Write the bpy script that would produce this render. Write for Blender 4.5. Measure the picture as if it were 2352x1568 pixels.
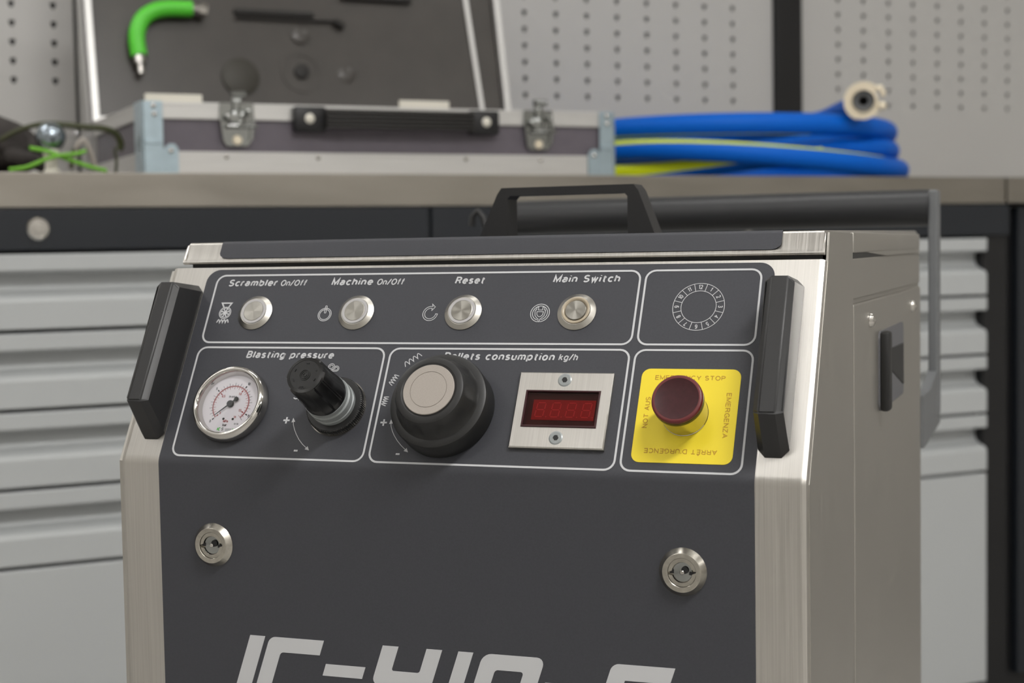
import bpy, bmesh, math, random
from math import sin, cos, pi, radians, sqrt
from mathutils import Matrix, Vector
random.seed(4)
for o in list(bpy.data.objects): bpy.data.objects.remove(o)
SC = bpy.context.scene
COL = SC.collection
Z0 = 0.80                      # height of the console fold above the floor
AL = radians(60.26)            # slope of the console
CAM = Vector((0.3336, -0.867, 0.1328 + Z0))
PH = radians(-46.05)           # heading of the workbench

# ------------------------------------------------------------ camera, world, lamps
def cam_setup():
    yaw, pitch, roll = -0.3567, -0.0591, -0.0176
    fwd = Vector((sin(yaw)*cos(pitch), cos(yaw)*cos(pitch), sin(pitch)))
    right = Vector((cos(yaw), -sin(yaw), 0)); up = right.cross(fwd)
    r2 = right*cos(roll) + up*sin(roll); u2 = -right*sin(roll) + up*cos(roll)
    M = Matrix((r2, u2, -fwd)).transposed().to_4x4(); M.translation = CAM
    c = bpy.data.cameras.new('camera'); c.sensor_width = 36; c.lens = 3589/2352*36
    c.clip_start = 0.05; c.clip_end = 50
    c.dof.use_dof = True; c.dof.focus_distance = 0.955; c.dof.aperture_fstop = 9.4
    o = bpy.data.objects.new('camera', c); COL.objects.link(o); o.matrix_world = M
    SC.camera = o
cam_setup()
SC.view_settings.view_transform = 'Standard'; SC.view_settings.look = 'None'
SC.view_settings.gamma = 1; SC.view_settings.use_curve_mapping = False
SC.view_settings.exposure = 0.0
wd = bpy.data.worlds.new('world'); SC.world = wd; wd.use_nodes = True
wd.node_tree.nodes['Background'].inputs[0].default_value = (1, .96, .9, 1)
wd.node_tree.nodes['Background'].inputs[1].default_value = 0.25

n_ = Vector((sin(PH), cos(PH), 0)); t_ = Vector((cos(PH), -sin(PH), 0))
MB = Matrix((t_, n_, Vector((0, 0, 1)))).transposed().to_4x4()
MB.translation = (CAM.x, CAM.y, Z0)          # bench frame: x = along, y = depth, z above the fold
MM = Matrix.Translation((0, 0, Z0))          # machine frame
def con_matrix(u=0, v=0, n=0, rot=0):
    ex = Vector((1, 0, 0)); ey = Vector((0, cos(AL), sin(AL))); ez = ex.cross(ey)
    M = Matrix((ex, ey, ez)).transposed().to_4x4()
    M.translation = ex*u + ey*v + ez*n + Vector((0, 0, Z0))
    return M @ Matrix.Rotation(rot, 4, 'Z')
MC = con_matrix()
def low_matrix(x=0, z=0, off=0):             # lower front: local x right, y up, z out
    M = Matrix(((1, 0, 0), (0, 0, 1), (0, -1, 0))).transposed().to_4x4()
    M = Matrix((Vector((1,0,0)), Vector((0,0,1)), Vector((0,-1,0)))).transposed().to_4x4()
    M.translation = (x, -off, z + Z0)
    return M

# ------------------------------------------------------------ materials
def s2l(c):
    return tuple(((x/255)/12.92 if x/255 <= .04045 else ((x/255+.055)/1.055)**2.4) for x in c)
def mat(name, col, rough=.5, metal=0, noise=None, bump=None, spec=.5, coat=0, aniso=0, **kw):
    """noise=(scale xyz, amount) ; bump=(scale xyz, strength, distance)"""
    m = bpy.data.materials.new(name); m.use_nodes = True; nt = m.node_tree
    b = nt.nodes['Principled BSDF']; c = s2l(col)
    b.inputs['Base Color'].default_value = (*c, 1); b.inputs['Roughness'].default_value = rough
    b.inputs['Metallic'].default_value = metal; b.inputs['Specular IOR Level'].default_value = spec
    b.inputs['Coat Weight'].default_value = coat
    if aniso:
        b.inputs['Anisotropic'].default_value = aniso
        tg = nt.nodes.new('ShaderNodeTangent'); tg.direction_type = 'RADIAL'; tg.axis = kw.get('axis', 'Z')
        nt.links.new(tg.outputs[0], b.inputs['Tangent'])
    tc = nt.nodes.new('ShaderNodeTexCoord')
    def nz(sc, det=3):
        mp = nt.nodes.new('ShaderNodeMapping'); mp.inputs['Scale'].default_value = sc
        nt.links.new(tc.outputs['Object'], mp.inputs[0])
        n = nt.nodes.new('ShaderNodeTexNoise'); n.inputs['Scale'].default_value = 1; n.inputs['Detail'].default_value = det
        nt.links.new(mp.outputs[0], n.inputs['Vector']); return n
    if noise:
        n = nz(noise[0]); mr = nt.nodes.new('ShaderNodeMapRange')
        mr.inputs['From Min'].default_value = .3; mr.inputs['From Max'].default_value = .7
        mr.inputs['To Min'].default_value = 1-noise[1]; mr.inputs['To Max'].default_value = 1+noise[1]
        nt.links.new(n.outputs['Fac'], mr.inputs['Value'])
        vm = nt.nodes.new('ShaderNodeVectorMath'); vm.operation = 'SCALE'; vm.inputs[0].default_value = c
        nt.links.new(mr.outputs[0], vm.inputs['Scale']); nt.links.new(vm.outputs[0], b.inputs['Base Color'])
        if len(noise) > 2:
            m2 = nt.nodes.new('ShaderNodeMapRange'); m2.inputs['From Min'].default_value = .3; m2.inputs['From Max'].default_value = .7
            m2.inputs['To Min'].default_value = rough-noise[2]; m2.inputs['To Max'].default_value = rough+noise[2]
            nt.links.new(n.outputs['Fac'], m2.inputs['Value']); nt.links.new(m2.outputs[0], b.inputs['Roughness'])
    if bump:
        n = nz(bump[0], 2); bp = nt.nodes.new('ShaderNodeBump')
        bp.inputs['Strength'].default_value = bump[1]; bp.inputs['Distance'].default_value = bump[2]
        nt.links.new(n.outputs['Fac'], bp.inputs['Height']); nt.links.new(bp.outputs[0], b.inputs['Normal'])
    return m
def glass_mat(name, tint=(1, 1, 1), rough=.02, refl=1.45, amount=1):
    m = bpy.data.materials.new(name); m.use_nodes = True; nt = m.node_tree
    nt.nodes.remove(nt.nodes['Principled BSDF']); out = nt.nodes['Material Output']
    tr = nt.nodes.new('ShaderNodeBsdfTransparent'); tr.inputs[0].default_value = (*tint, 1)
    gl = nt.nodes.new('ShaderNodeBsdfGlossy'); gl.inputs['Roughness'].default_value = rough
    fr = nt.nodes.new('ShaderNodeFresnel'); fr.inputs[0].default_value = refl
    mx = nt.nodes.new('ShaderNodeMixShader'); nt.links.new(fr.outputs[0], mx.inputs[0])
    nt.links.new(tr.outputs[0], mx.inputs[1]); nt.links.new(gl.outputs[0], mx.inputs[2])
    nt.links.new(mx.outputs[0], out.inputs[0]); return m
def emit(name, col, strength):
    m = bpy.data.materials.new(name); m.use_nodes = True; nt = m.node_tree
    nt.nodes.remove(nt.nodes['Principled BSDF'])
    e = nt.nodes.new('ShaderNodeEmission'); e.inputs[0].default_value = (*col, 1); e.inputs[1].default_value = strength
    nt.links.new(e.outputs[0], nt.nodes['Material Output'].inputs[0]); return m

# ------------------------------------------------------------ object helpers
WM = {}
def reg(o, M):
    WM[o.name] = M.copy(); return o
def thing(name, label, cat, M, group=None):
    o = bpy.data.objects.new(name, None); COL.objects.link(o); o.empty_display_size = .05
    o.matrix_world = M; o['label'] = label; o['category'] = cat
    if group: o['group'] = group
    return reg(o, M)
def tag(o, label, cat, group=None):
    o['label'] = label; o['category'] = cat
    if group: o['group'] = group
    return o
def obj(name, bm, m, parent=None, M=Matrix(), smooth=None, recenter=True):
    """bm vertices are in frame M; origin moved to their middle"""
    me = bpy.data.meshes.new(name)
    bmesh.ops.recalc_face_normals(bm, faces=bm.faces)
    if recenter and len(bm.verts):
        lo = Vector([min(v.co[i] for v in bm.verts) for i in range(3)]); hi = Vector([max(v.co[i] for v in bm.verts) for i in range(3)])
        c = (lo+hi)/2; bmesh.ops.translate(bm, verts=bm.verts, vec=-c); M = M @ Matrix.Translation(c)
    bm.to_mesh(me); bm.free()
    if smooth is not None:
        for p in me.polygons: p.use_smooth = True
        me.set_sharp_from_angle(angle=radians(smooth))
    me.materials.append(m)
    o = bpy.data.objects.new(name, me); COL.objects.link(o)
    if parent is not None:
        o.parent = parent; o.matrix_local = WM[parent.name].inverted() @ M
    else: o.matrix_world = M
    return reg(o, M)
def struct(name, bm, m, M=MB, **k):
    o = obj(name, bm, m, None, M, **k); o['kind'] = 'structure'; return o
def B(): return bmesh.new()
def box(bm, a, b, bev=0, seg=2):
    r = bmesh.ops.create_cube(bm, size=1); vs = r['verts']
    for v in vs: v.co = Vector([a[i] if v.co[i] < 0 else b[i] for i in range(3)])
    if bev:
        es = list({e for v in vs for e in v.link_edges})
        bmesh.ops.bevel(bm, geom=es, offset=bev, segments=seg, affect='EDGES', profile=.5)
    return bm
def bx(a, b, bev=0, seg=2): return box(B(), a, b, bev, seg)
def prism(bm, pts, z0, z1, axis=2):
    """closed polygon (2d) extruded; axis tells which coordinate is the extrusion"""
    def mk(p, z):
        return {2: (p[0], p[1], z), 0: (z, p[0], p[1]), 1: (p[0], z, p[1])}[axis]
    a = [bm.verts.new(mk(p, z0)) for p in pts]; b = [bm.verts.new(mk(p, z1)) for p in pts]
    k = len(pts); bm.faces.new(a); bm.faces.new(b[::-1])
    for i in range(k): bm.faces.new((a[i], a[(i+1) % k], b[(i+1) % k], b[i]))
    return bm
def rrect(x0, x1, y0, y1, r, seg=6):
    out = []
    for cx, cy, a0 in ((x1-r, y1-r, 0), (x0+r, y1-r, 90), (x0+r, y0+r, 180), (x1-r, y0+r, 270)):
        for i in range(seg+1):
            a = radians(a0+90*i/seg); out.append((cx+r*cos(a), cy+r*sin(a)))
    return out
def ribbon(bm, path, w, z0, z1, closed=False):
    """flat stroke of width w along a 2d path"""
    path = [p for i, p in enumerate(path) if i == 0 or (Vector(p)-Vector(path[i-1])).length > 1e-7]
    if closed and (Vector(path[0])-Vector(path[-1])).length < 1e-7: path = path[:-1]
    n = len(path); L = []; R = []
    for i in range(n):
        p = Vector(path[i])
        a = Vector(path[i-1]) if (i > 0 or closed) else None
        b = Vector(path[(i+1) % n]) if (i < n-1 or closed) else None
        d1 = (p-a).normalized() if a is not None else (b-p).normalized()
        d2 = (b-p).normalized() if b is not None else d1
        nn = Vector((-(d1+d2).y, (d1+d2).x))
        if nn.length < 1e-6: nn = Vector((-d1.y, d1.x))
        nn.normalize(); c = max(.35, nn.dot(Vector((-d1.y, d1.x))))
        off = nn*(w/2/c); L.append(p+off); R.append(p-off)
    rows = [[bm.verts.new((q.x, q.y, z)) for q in s] for s, z in ((L, z0), (R, z0), (R, z1), (L, z1))]
    m = n if closed else n-1
    for i in range(m):
        j = (i+1) % n
        for k in range(4):
            a, b = rows[k], rows[(k+1) % 4]
            bm.faces.new((a[i], a[j], b[j], b[i]))
    if not closed:
        bm.faces.new([r[0] for r in rows]); bm.faces.new([r[-1] for r in rows][::-1])
    return bm
def arc(cx, cy, r, a0, a1, k=24, ry=None):
    return [(cx+r*cos(radians(a0+(a1-a0)*i/k)), cy+(ry or r)*sin(radians(a0+(a1-a0)*i/k))) for i in range(k+1)]
def lathe(bm, prof, seg=64, c=(0, 0), mod=None):
    """profile of (r, z); closes at r=0"""
    rings = []
    for i, (r, z) in enumerate(prof):
        if r < 1e-7: rings.append([bm.verts.new((c[0], c[1], z))])
        else:
            rings.append([bm.verts.new((c[0]+(r*(mod(i, k*2*pi/seg) if mod else 1))*cos(k*2*pi/seg), c[1]+(r*(mod(i, k*2*pi/seg) if mod else 1))*sin(k*2*pi/seg), z)) for k in range(seg)])
    for a, b in zip(rings, rings[1:]):
        for k in range(seg):
            j = (k+1) % seg
            if len(a) == 1 and len(b) == 1: continue
            if len(a) == 1: bm.faces.new((a[0], b[k], b[j]))
            elif len(b) == 1: bm.faces.new((a[k], a[j], b[0]))
            else: bm.faces.new((a[k], a[j], b[j], b[k]))
    return bm
def disc(bm, r, z0, z1, c=(0, 0), seg=32): return lathe(bm, [(0, z0), (r, z0), (r, z1), (0, z1)], seg, c)
def sweep(bm, path, r, seg=12, closed=False, flat=1.0):
    P = [Vector(p) for p in path]; n = len(P); rings = []; prev = None
    for i in range(n):
        a = P[i-1] if (i > 0 or closed) else P[i]; b = P[(i+1) % n] if (i < n-1 or closed) else P[i]
        d = (b-a).normalized()
        if prev is None:
            up = Vector((0, 0, 1)) if abs(d.z) < .9 else Vector((1, 0, 0)); x = d.cross(up).normalized()
        else:
            x = (prev - d*prev.dot(d)).normalized()
        prev = x; y = x.cross(d)
        rr = r(i/(n-1)) if callable(r) else r
        rings.append([bm.verts.new(P[i] + x*rr*cos(2*pi*k/seg) + y*rr*flat*sin(2*pi*k/seg)) for k in range(seg)])
    m = n if closed else n-1
    for i in range(m):
        a, b = rings[i], rings[(i+1) % n]
        for k in range(seg): bm.faces.new((a[k], a[(k+1) % seg], b[(k+1) % seg], b[k]))
    if not closed: bm.faces.new(rings[0][::-1]); bm.faces.new(rings[-1])
    return bm
def _A(cx, cy, rx, ry, a0, a1, k=10):
    return [(cx+rx*cos(radians(a0+(a1-a0)*i/k)), cy+ry*sin(radians(a0+(a1-a0)*i/k))) for i in range(k+1)]
X_ = .70
_bowl = _A(.25, X_/2, .25, X_/2, 0, 360, 18)
GL = {
 'A': (.66, [[(0, 0), (.33, 1), (.66, 0)], [(.12, .34), (.54, .34)]]),
 'B': (.55, [[(0, 0), (0, 1), (.28, 1)]+_A(.28, .76, .22, .24, 90, -90)+[(0, .52)], [(.28, .52)]+_A(.30, .26, .25, .26, 90, -90)+[(0, 0)]]),
 'C': (.62, [_A(.34, .5, .34, .5, 48, 312, 18)]),
 'D': (.60, [[(0, 0), (0, 1), (.2, 1)]+_A(.2, .5, .40, .5, 90, -90)+[(0, 0)]]),
 'E': (.50, [[(.5, 1), (0, 1), (0, 0), (.5, 0)], [(0, .52), (.45, .52)]]),
 'G': (.64, [_A(.34, .5, .34, .5, 48, 300, 18)+[(.64, .10), (.64, .46), (.38, .46)]]),
 'H': (.58, [[(0, 0), (0, 1)], [(.58, 0), (.58, 1)], [(0, .52), (.58, .52)]]),
 'I': (0, [[(0, 0), (0, 1)]]),
 'M': (.68, [[(0, 0), (0, 1), (.34, .12), (.68, 1), (.68, 0)]]),
 'N': (.58, [[(0, 0), (0, 1), (.58, 0), (.58, 1)]]),
 'O': (.70, [_A(.35, .5, .35, .5, 0, 360, 24)]),
 'P': (.54, [[(0, 0), (0, 1), (.28, 1)]+_A(.28, .74, .26, .26, 90, -90)+[(0, .48)]]),
 'R': (.57, [[(0, 0), (0, 1), (.30, 1)]+_A(.30, .75, .25, .25, 90, -90)+[(0, .5)], [(.28, .5), (.42, .40), (.57, 0)]]),
 'S': (.54, [_A(.27, .75, .25, .25, 30, 235, 12)+_A(.27, .25, .27, .25, 60, -150, 12)]),
 'T': (.60, [[(0, 1), (.60, 1)], [(.30, 1), (.30, 0)]]),
 'U': (.58, [[(0, 1)]+_A(.29, .32, .29, .32, 180, 360, 14)+[(.58, 1)]]),
 'Y': (.62, [[(0, 1), (.31, .44), (.62, 1)], [(.31, .44), (.31, 0)]]),
 'Z': (.54, [[(.03, 1), (.54, 1), (0, 0), (.56, 0)]]),
 'a': (.44, [_A(.22, .50, .20, .20, 160, 0, 8)+[(.42, 0)], [(.42, .38)]+_A(.20, .20, .20, .19, 80, 300, 12)+[(.42, .14)]]),
 'b': (.50, [[(0, 0), (0, 1)], _bowl]),
 'c': (.42, [_A(.25, X_/2, .25, X_/2, 48, 312, 14)]),
 'e': (.49, [[(.02, .36), (.49, .36)]+_A(.25, X_/2, .245, X_/2, 5, 318, 18)]),
 'f': (.34, [[(.13, 0), (.13, .80)]+_A(.30, .80, .17, .20, 180, 90, 6), [(0, .68), (.33, .68)]]),
 'g': (.48, [_A(.24, X_/2, .24, X_/2, 0, 360, 18), [(.48, .70), (.48, -.05)]+_A(.25, -.05, .23, .22, 0, -150, 10)]),
 'h': (.44, [[(0, 0), (0, 1)], [(0, .40)]+_A(.22, .45, .22, .25, 170, 0, 8)+[(.44, 0)]]),
 'i': (0, [[(0, 0), (0, .70)], [(0, .93), (0, 1.03)]]),
 'k': (.44, [[(0, 0), (0, 1)], [(.40, .70), (0, .30)], [(.14, .44), (.44, 0)]]),
 'l': (0, [[(0, 0), (0, 1)]]),
 'm': (.74, [[(0, 0), (0, .70)], [(0, .42)]+_A(.185, .47, .185, .23, 170, 0, 8)+[(.37, 0)], [(.37, .42)]+_A(.555, .47, .185, .23, 170, 0, 8)+[(.74, 0)]]),
 'n': (.44, [[(0, 0), (0, .70)], [(0, .40)]+_A(.22, .45, .22, .25, 170, 0, 8)+[(.44, 0)]]),
 'o': (.50, [_bowl]),
 'p': (.50, [[(0, -.27), (0, .70)], _bowl]),
 'r': (.24, [[(0, 0), (0, .70)], [(0, .38)]+_A(.20, .45, .20, .25, 175, 75, 6)]),
 's': (.40, [_A(.20, .53, .18, .17, 25, 235, 10)+_A(.20, .18, .20, .18, 60, -155, 10)]),
 't': (.30, [[(.12, .92), (.12, .16)]+_A(.25, .16, .13, .16, 180, 280, 6), [(0, .70), (.30, .70)]]),
 'u': (.44, [[(0, .70)]+_A(.22, .24, .22, .24, 180, 360, 8)+[(.44, .70)], [(.44, .3), (.44, 0)]]),
 'w': (.62, [[(0, .70), (.15, 0), (.31, .60), (.47, 0), (.62, .70)]]),
 '0': (.46, [_A(.23, .5, .23, .5, 0, 360, 20)]), '1': (.18, [[(0, .78), (.18, 1), (.18, 0)]]),
 '2': (.46, [_A(.23, .74, .22, .26, 160, -20, 10)+[(.30, .42), (0, 0), (.46, 0)]]),
 '3': (.46, [_A(.21, .76, .20, .24, 150, -90, 10)+_A(.21, .27, .24, .27, 90, -150, 12)]),
 '4': (.50, [[(.36, 0), (.36, 1), (0, .28), (.50, .28)]]),
 '5': (.46, [[(.42, 1), (.08, 1), (.03, .50)]+_A(.21, .31, .25, .31, 130, -150, 12)]),
 '6': (.46, [_A(.23, .30, .23, .30, 0, 360, 16), [(0, .32)]+_A(.26, .52, .26, .48, 180, 50, 8)]),
 '7': (.46, [[(0, 1), (.46, 1), (.16, 0)]]),
 '8': (.46, [_A(.23, .76, .19, .24, 0, 360, 14), _A(.23, .26, .23, .26, 0, 360, 14)]),
 '9': (.46, [_A(.23, .70, .23, .30, 0, 360, 16), [(.46, .68)]+_A(.20, .48, .26, .48, 0, -130, 8)]),
 '/': (.36, [[(0, -.04), (.36, 1.04)]]), '-': (.26, [[(0, .38), (.26, .38)]]), ',': (.06, [[(.06, .05), (0, -.14)]]), '.': (.0, [[(0, 0), (0, .08)]]),
 "'": (.0, [[(0, 1.03), (0, .78)]]), ' ': (.20, []),
}
GL['Ê'] = (.50, GL['E'][1]+[[(.10, 1.16), (.25, 1.32), (.40, 1.16)]])
def text_bm(bm, s, x, y, width=None, cap=.004, rot=0, shear=0, bold=0, z0=.0005, th=.0001, align='L'):
    """lettering built from strokes; (x,y) = baseline start"""
    wt = (.105+bold*4)*cap; H = cap-wt; gap = .075*cap
    tot = sum(GL[c][0]*H+wt+gap for c in s)-gap
    kx = 1 if width is None else (width-abs(shear)*cap*.8)/tot
    off = {'L': 0, 'C': -tot*kx/2, 'R': -tot*kx}[align]; ca, sa = cos(rot), sin(rot)
    pen = 0
    for c in s:
        for st in GL[c][1]:
            pts = []
            for px, py in st:
                a = off+(pen+wt/2+px*H)*kx; b = wt/2+py*H; a += b*shear
                pts.append((x+a*ca-b*sa, y+a*sa+b*ca))
            ribbon(bm, pts, wt, z0, z0+th)
        pen += GL[c][0]*H+wt+gap
    return bm
def smoothp(pts, k=6):
    out = []; P = [Vector(p) for p in pts]; n = len(P)
    for i in range(n-1):
        p0 = P[max(i-1, 0)]; p1 = P[i]; p2 = P[i+1]; p3 = P[min(i+2, n-1)]
        for j in range(k):
            t = j/k; out.append(.5*((2*p1)+(-p0+p2)*t+(2*p0-5*p1+4*p2-p3)*t*t+(-p0+3*p1-3*p2+p3)*t**3))
    out.append(P[-1]); return out

# ------------------------------------------------------------ materials list
STEEL = mat('brushed_steel', (194, 191, 186), .34, 1, ((1400, 14, 14), .07, .06), ((2200, 14, 14), .10, .0002))
STEELS = mat('brushed_steel_side', (182, 179, 173), .42, 1, ((20, 900, 10), .05, .05), ((20, 1400, 12), .08, .0002))
STEELB = mat('bench_steel', (154, 149, 141), .4, 1, ((6, 6, 40), .06, .06))
CHROME = mat('polished_steel', (196, 193, 188), .11, 1)
LCH = mat('latch_chrome', (150, 152, 150), .10, 1)
CAPM = mat('spun_cap_steel', (166, 163, 156), .30, 1, aniso=.8)
MACHL = mat('turned_steel', (176, 172, 163), .24, 1, ((300, 300, 300), .12), aniso=.6)
MACH = mat('machined_steel', (188, 185, 178), .30, 1, aniso=.8)
FACE = mat('panel_grey', (59, 60, 65), .5, 0, ((900, 900, 900), .06), ((2500, 2500, 2500), .15, .0002), spec=.35)
PRINT = mat('light_print', (190, 191, 193), .5, spec=.3)
YEL = mat('yellow_sticker', (228, 205, 46), .45, spec=.4)
YPRINT = mat('brown_print', (178, 136, 44), .5, spec=.3)
BLK = mat('black_satin_plastic', (22, 22, 22), .45, 0, None, ((1800, 1800, 1800), .12, .0002), spec=.5)
HND = mat('charcoal_plastic', (30, 30, 31), .45, 0, None, ((1600, 1600, 1600), .12, .0002), spec=.5)
BLKG = mat('black_gloss_plastic', (16, 16, 16), .27, spec=.5)
KDISC = mat('matt_nickel_disc', (164, 157, 150), .62, .5, ((1500, 1500, 1500), .04))
LEDR = mat('frosted_ring', (170, 168, 168), .5)
AMB = mat('clear_beige_ring', (168, 156, 136), .25)
PULLG = mat('mid_grey_plastic', (92, 92, 96), .5)
LEGG = mat('grey_painted_bar', (104, 106, 108), .5)
COLLAR = mat('grey_collar', (140, 144, 144), .35, .2)
REDC = mat('burgundy_cap', (56, 24, 27), .5, 0, ((300, 300, 300), .15), spec=.25)
REDR = mat('red_cap_rim', (92, 26, 28), .36)
DRED = mat('dark_red_window', (46, 4, 10), .3)
LRED = mat('led_module_red', (190, 4, 28), .5)
SEG = mat('led_segments', (255, 96, 100), .5)
DIAL = mat('white_dial', (252, 249, 255), .5)
RED = mat('red_ink', (176, 48, 44), .5)
INK = mat('black_ink', (18, 18, 20), .5)
GRN = mat('green_ink', (60, 205, 60), .5)
GLASS = glass_mat('clear_window')
RGLASS = glass_mat('red_window_glass', (.8, .5, .5), .03)
WALLM = mat('wall_paint', (226, 224, 220), .8)
FLOORM = mat('floor_epoxy', (176, 174, 170), .45, 0, ((3, 3, 3), .08))
CEILM = mat('ceiling_paint', (236, 235, 232), .9)
DRW = mat('light_grey_enamel', (184, 187, 188), .42, spec=.45)
ANTH = mat('anthracite_enamel', (30, 34, 40), .38, spec=.45)
BLKE = mat('black_enamel', (20, 20, 22), .45)
PEG = mat('pegboard_enamel', (200, 199, 197), .5, spec=.4)
PEGL = PEG
ALU = mat('aluminium_profile', (206, 205, 203), .38, .75, ((10, 10, 300), .04))
ZINC = mat('zinc_plate', (178, 196, 206), .3, .85, ((40, 40, 40), .08))
CASEL = mat('case_laminate', (96, 90, 98), .5, 0, ((60, 60, 60), .05))
LINER = mat('lid_liner', (66, 62, 58), .3, 0, ((14, 14, 14), .10), spec=.5)
PADM = mat('olive_pad', (50, 47, 38), .5)
RUB = mat('dark_rubber', (34, 32, 30), .6)
BLUE = mat('blue_hose', (0, 98, 206), .48, spec=.18)
HYEL = mat('yellow_hose_stripe', (218, 232, 0), .45)
BRASS = mat('pale_cast_metal', (236, 224, 200), .4, .3)
GRH = mat('green_hose', (92, 212, 58), .4)
GRC = mat('green_cord', (112, 178, 50), .6)
OLIVE = mat('olive_rim', (58, 62, 32), .35)
GLOVE = mat('dark_glove', (58, 54, 52), .85, 0, ((90, 90, 90), .15), ((120, 120, 120), .4, .004))
CLEAR = glass_mat('clear_lens', (.93, .93, .93), .05)
WHITE = mat('off_white_plastic', (222, 218, 206), .5)

# ------------------------------------------------------------ the room
S0, S1, D0, D1 = -3.2, 5.2, -3.4, 3.10
ZF, ZC = -Z0, 3.0-Z0
struct('floor', bx((S0, D0, ZF-.05), (S1, D1, ZF)), FLOORM)
struct('ceiling', bx((S0, D0, ZC), (S1, D1, ZC+.05)), CEILM)
struct('wall_back', bx((S0, D1, ZF), (S1, D1+.05, ZC)), WALLM)
struct('wall_front', bx((S0, D0-.05, ZF), (S1, D0, ZC)), WALLM)
struct('wall_left', bx((S0-.05, D0, ZF), (S0, D1, ZC)), WALLM)
struct('wall_right', bx((S1, D0, ZF), (S1+.05, D1, ZC)), WALLM)
def ceiling_lamp(s, d, w, h, power, label):
    M = MB @ Matrix.Translation((s, d, ZC))
    t = thing('ceiling_light', label, 'lamp', M, None)
    bm = B(); box(bm, (-w/2-.03, -h/2-.03, -.05), (w/2+.03, h/2+.03, 0), .004)
    obj('housing', bm, WHITE, t, M)
    o = obj('diffuser', bx((-w/2, -h/2, -.056), (w/2, h/2, -.0505)), emit('lamp_glow', (1, .985, .965), power), t, M)
    return t
LP = 16
ceiling_lamp(.67, -.70, 1.0, .30, LP*3.9, 'large white ceiling light panel above the right of the machine')
for sx, dy, k, nm in ((-.95, -.12, .62, 'left of the machine, nearest the open case'), (-2.7, .3, 1.0, 'far left of the room, level with the machine'), (.5, 1.35, .8, 'front edge of the bench, over the open case'), (2.3, 1.2, .8, 'front edge of the bench, over the blue hose'),
                   (2.8, -.9, 1, 'right of the room, level with the camera'), (-.95, -2.6, 1.3, 'rear of the room, left of its middle, added to brighten the front wall'), (1.0, -2.6, 1.3, 'rear of the room, right of its middle, added to brighten the front wall'), (3.0, -2.6, 1.3, 'rear right corner of the room, added to brighten the front wall'), (-.9, 2.45, 1.4, 'left end of the workbench')):  # the three rear strips are added fill for the unseen front wall
    ceiling_lamp(sx, dy, 1.3, .16, LP*k, 'white ceiling light strip above the ' + nm)

ceiling_lamp(-1.9, 1.25, 1.2, .55, 2.0, 'wide dim panel added left of the machine to brighten its steel edge')  # added fill panel, brightens the left steel strip of the console

# ------------------------------------------------------------ the machine
MR = Matrix.Translation((-.038, .32, 0))
mach = thing('ice_blasting_machine', 'stainless steel ice blasting machine with grey sloped control panel, knobs and buttons', 'machine', MR)
XL, XR = -.2626, .1812
dC = .003
def prof(s, off=0):
    """(y,z) on the front profile at arc position s, off = outward"""
    d = .0032
    def base(s):
        if s <= -d: return Vector((0, s)), Vector((-1, 0))
        if s >= d: return Vector((s*cos(AL), s*sin(AL))), Vector((-sin(AL), cos(AL)))
        t = (s+d)/(2*d); P0 = Vector((0, -d)); P2 = Vector((d*cos(AL), d*sin(AL)))
        p = P0*(1-t)**2 + P2*t*t
        tg = (-P0)*(1-t) + P2*t; tg.normalize()
        return p, Vector((-tg.y, tg.x))
    p, nn = base(s); p = p + nn*off; return p.x, p.y
VT = .1422
# front shell: prism along x with chamfered vertical edges
def shell():
    bm = B(); ss = [-.70, -.3, -.1, -.0032, -.0022, -.0011, 0, .0011, .0022, .0032, .03, .07, .11, .1395, VT]
    rows = []
    for s in ss:
        y, z = prof(s); y2, z2 = prof(s, -.0012); y3, z3 = prof(s, -.0036)
        xs = [(XL-.0038, y3+.001, z3), (XL-.0026, y2, z2), (XL-.0006, y+.0002, z), (XL+.0006, y, z), (XR-.0006, y, z), (XR+.0006, y+.0002, z), (XR+.0026, y2, z2), (XR+.0038, y3+.001, z3)]
        rows.append([bm.verts.new(q) for q in xs])
    # folded-in top flange
    y, z = prof(VT, -.004); rows.append([bm.verts.new((v.co.x, v.co.y+.02, z+.002)) for v in rows[-1]])
    for a, b in zip(rows, rows[1:]):
        for i in range(7): bm.faces.new((a[i], a[i+1], b[i+1], b[i]))
    return bm
obj('front_shell', shell(), STEEL, mach, MM, smooth=28)
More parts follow.
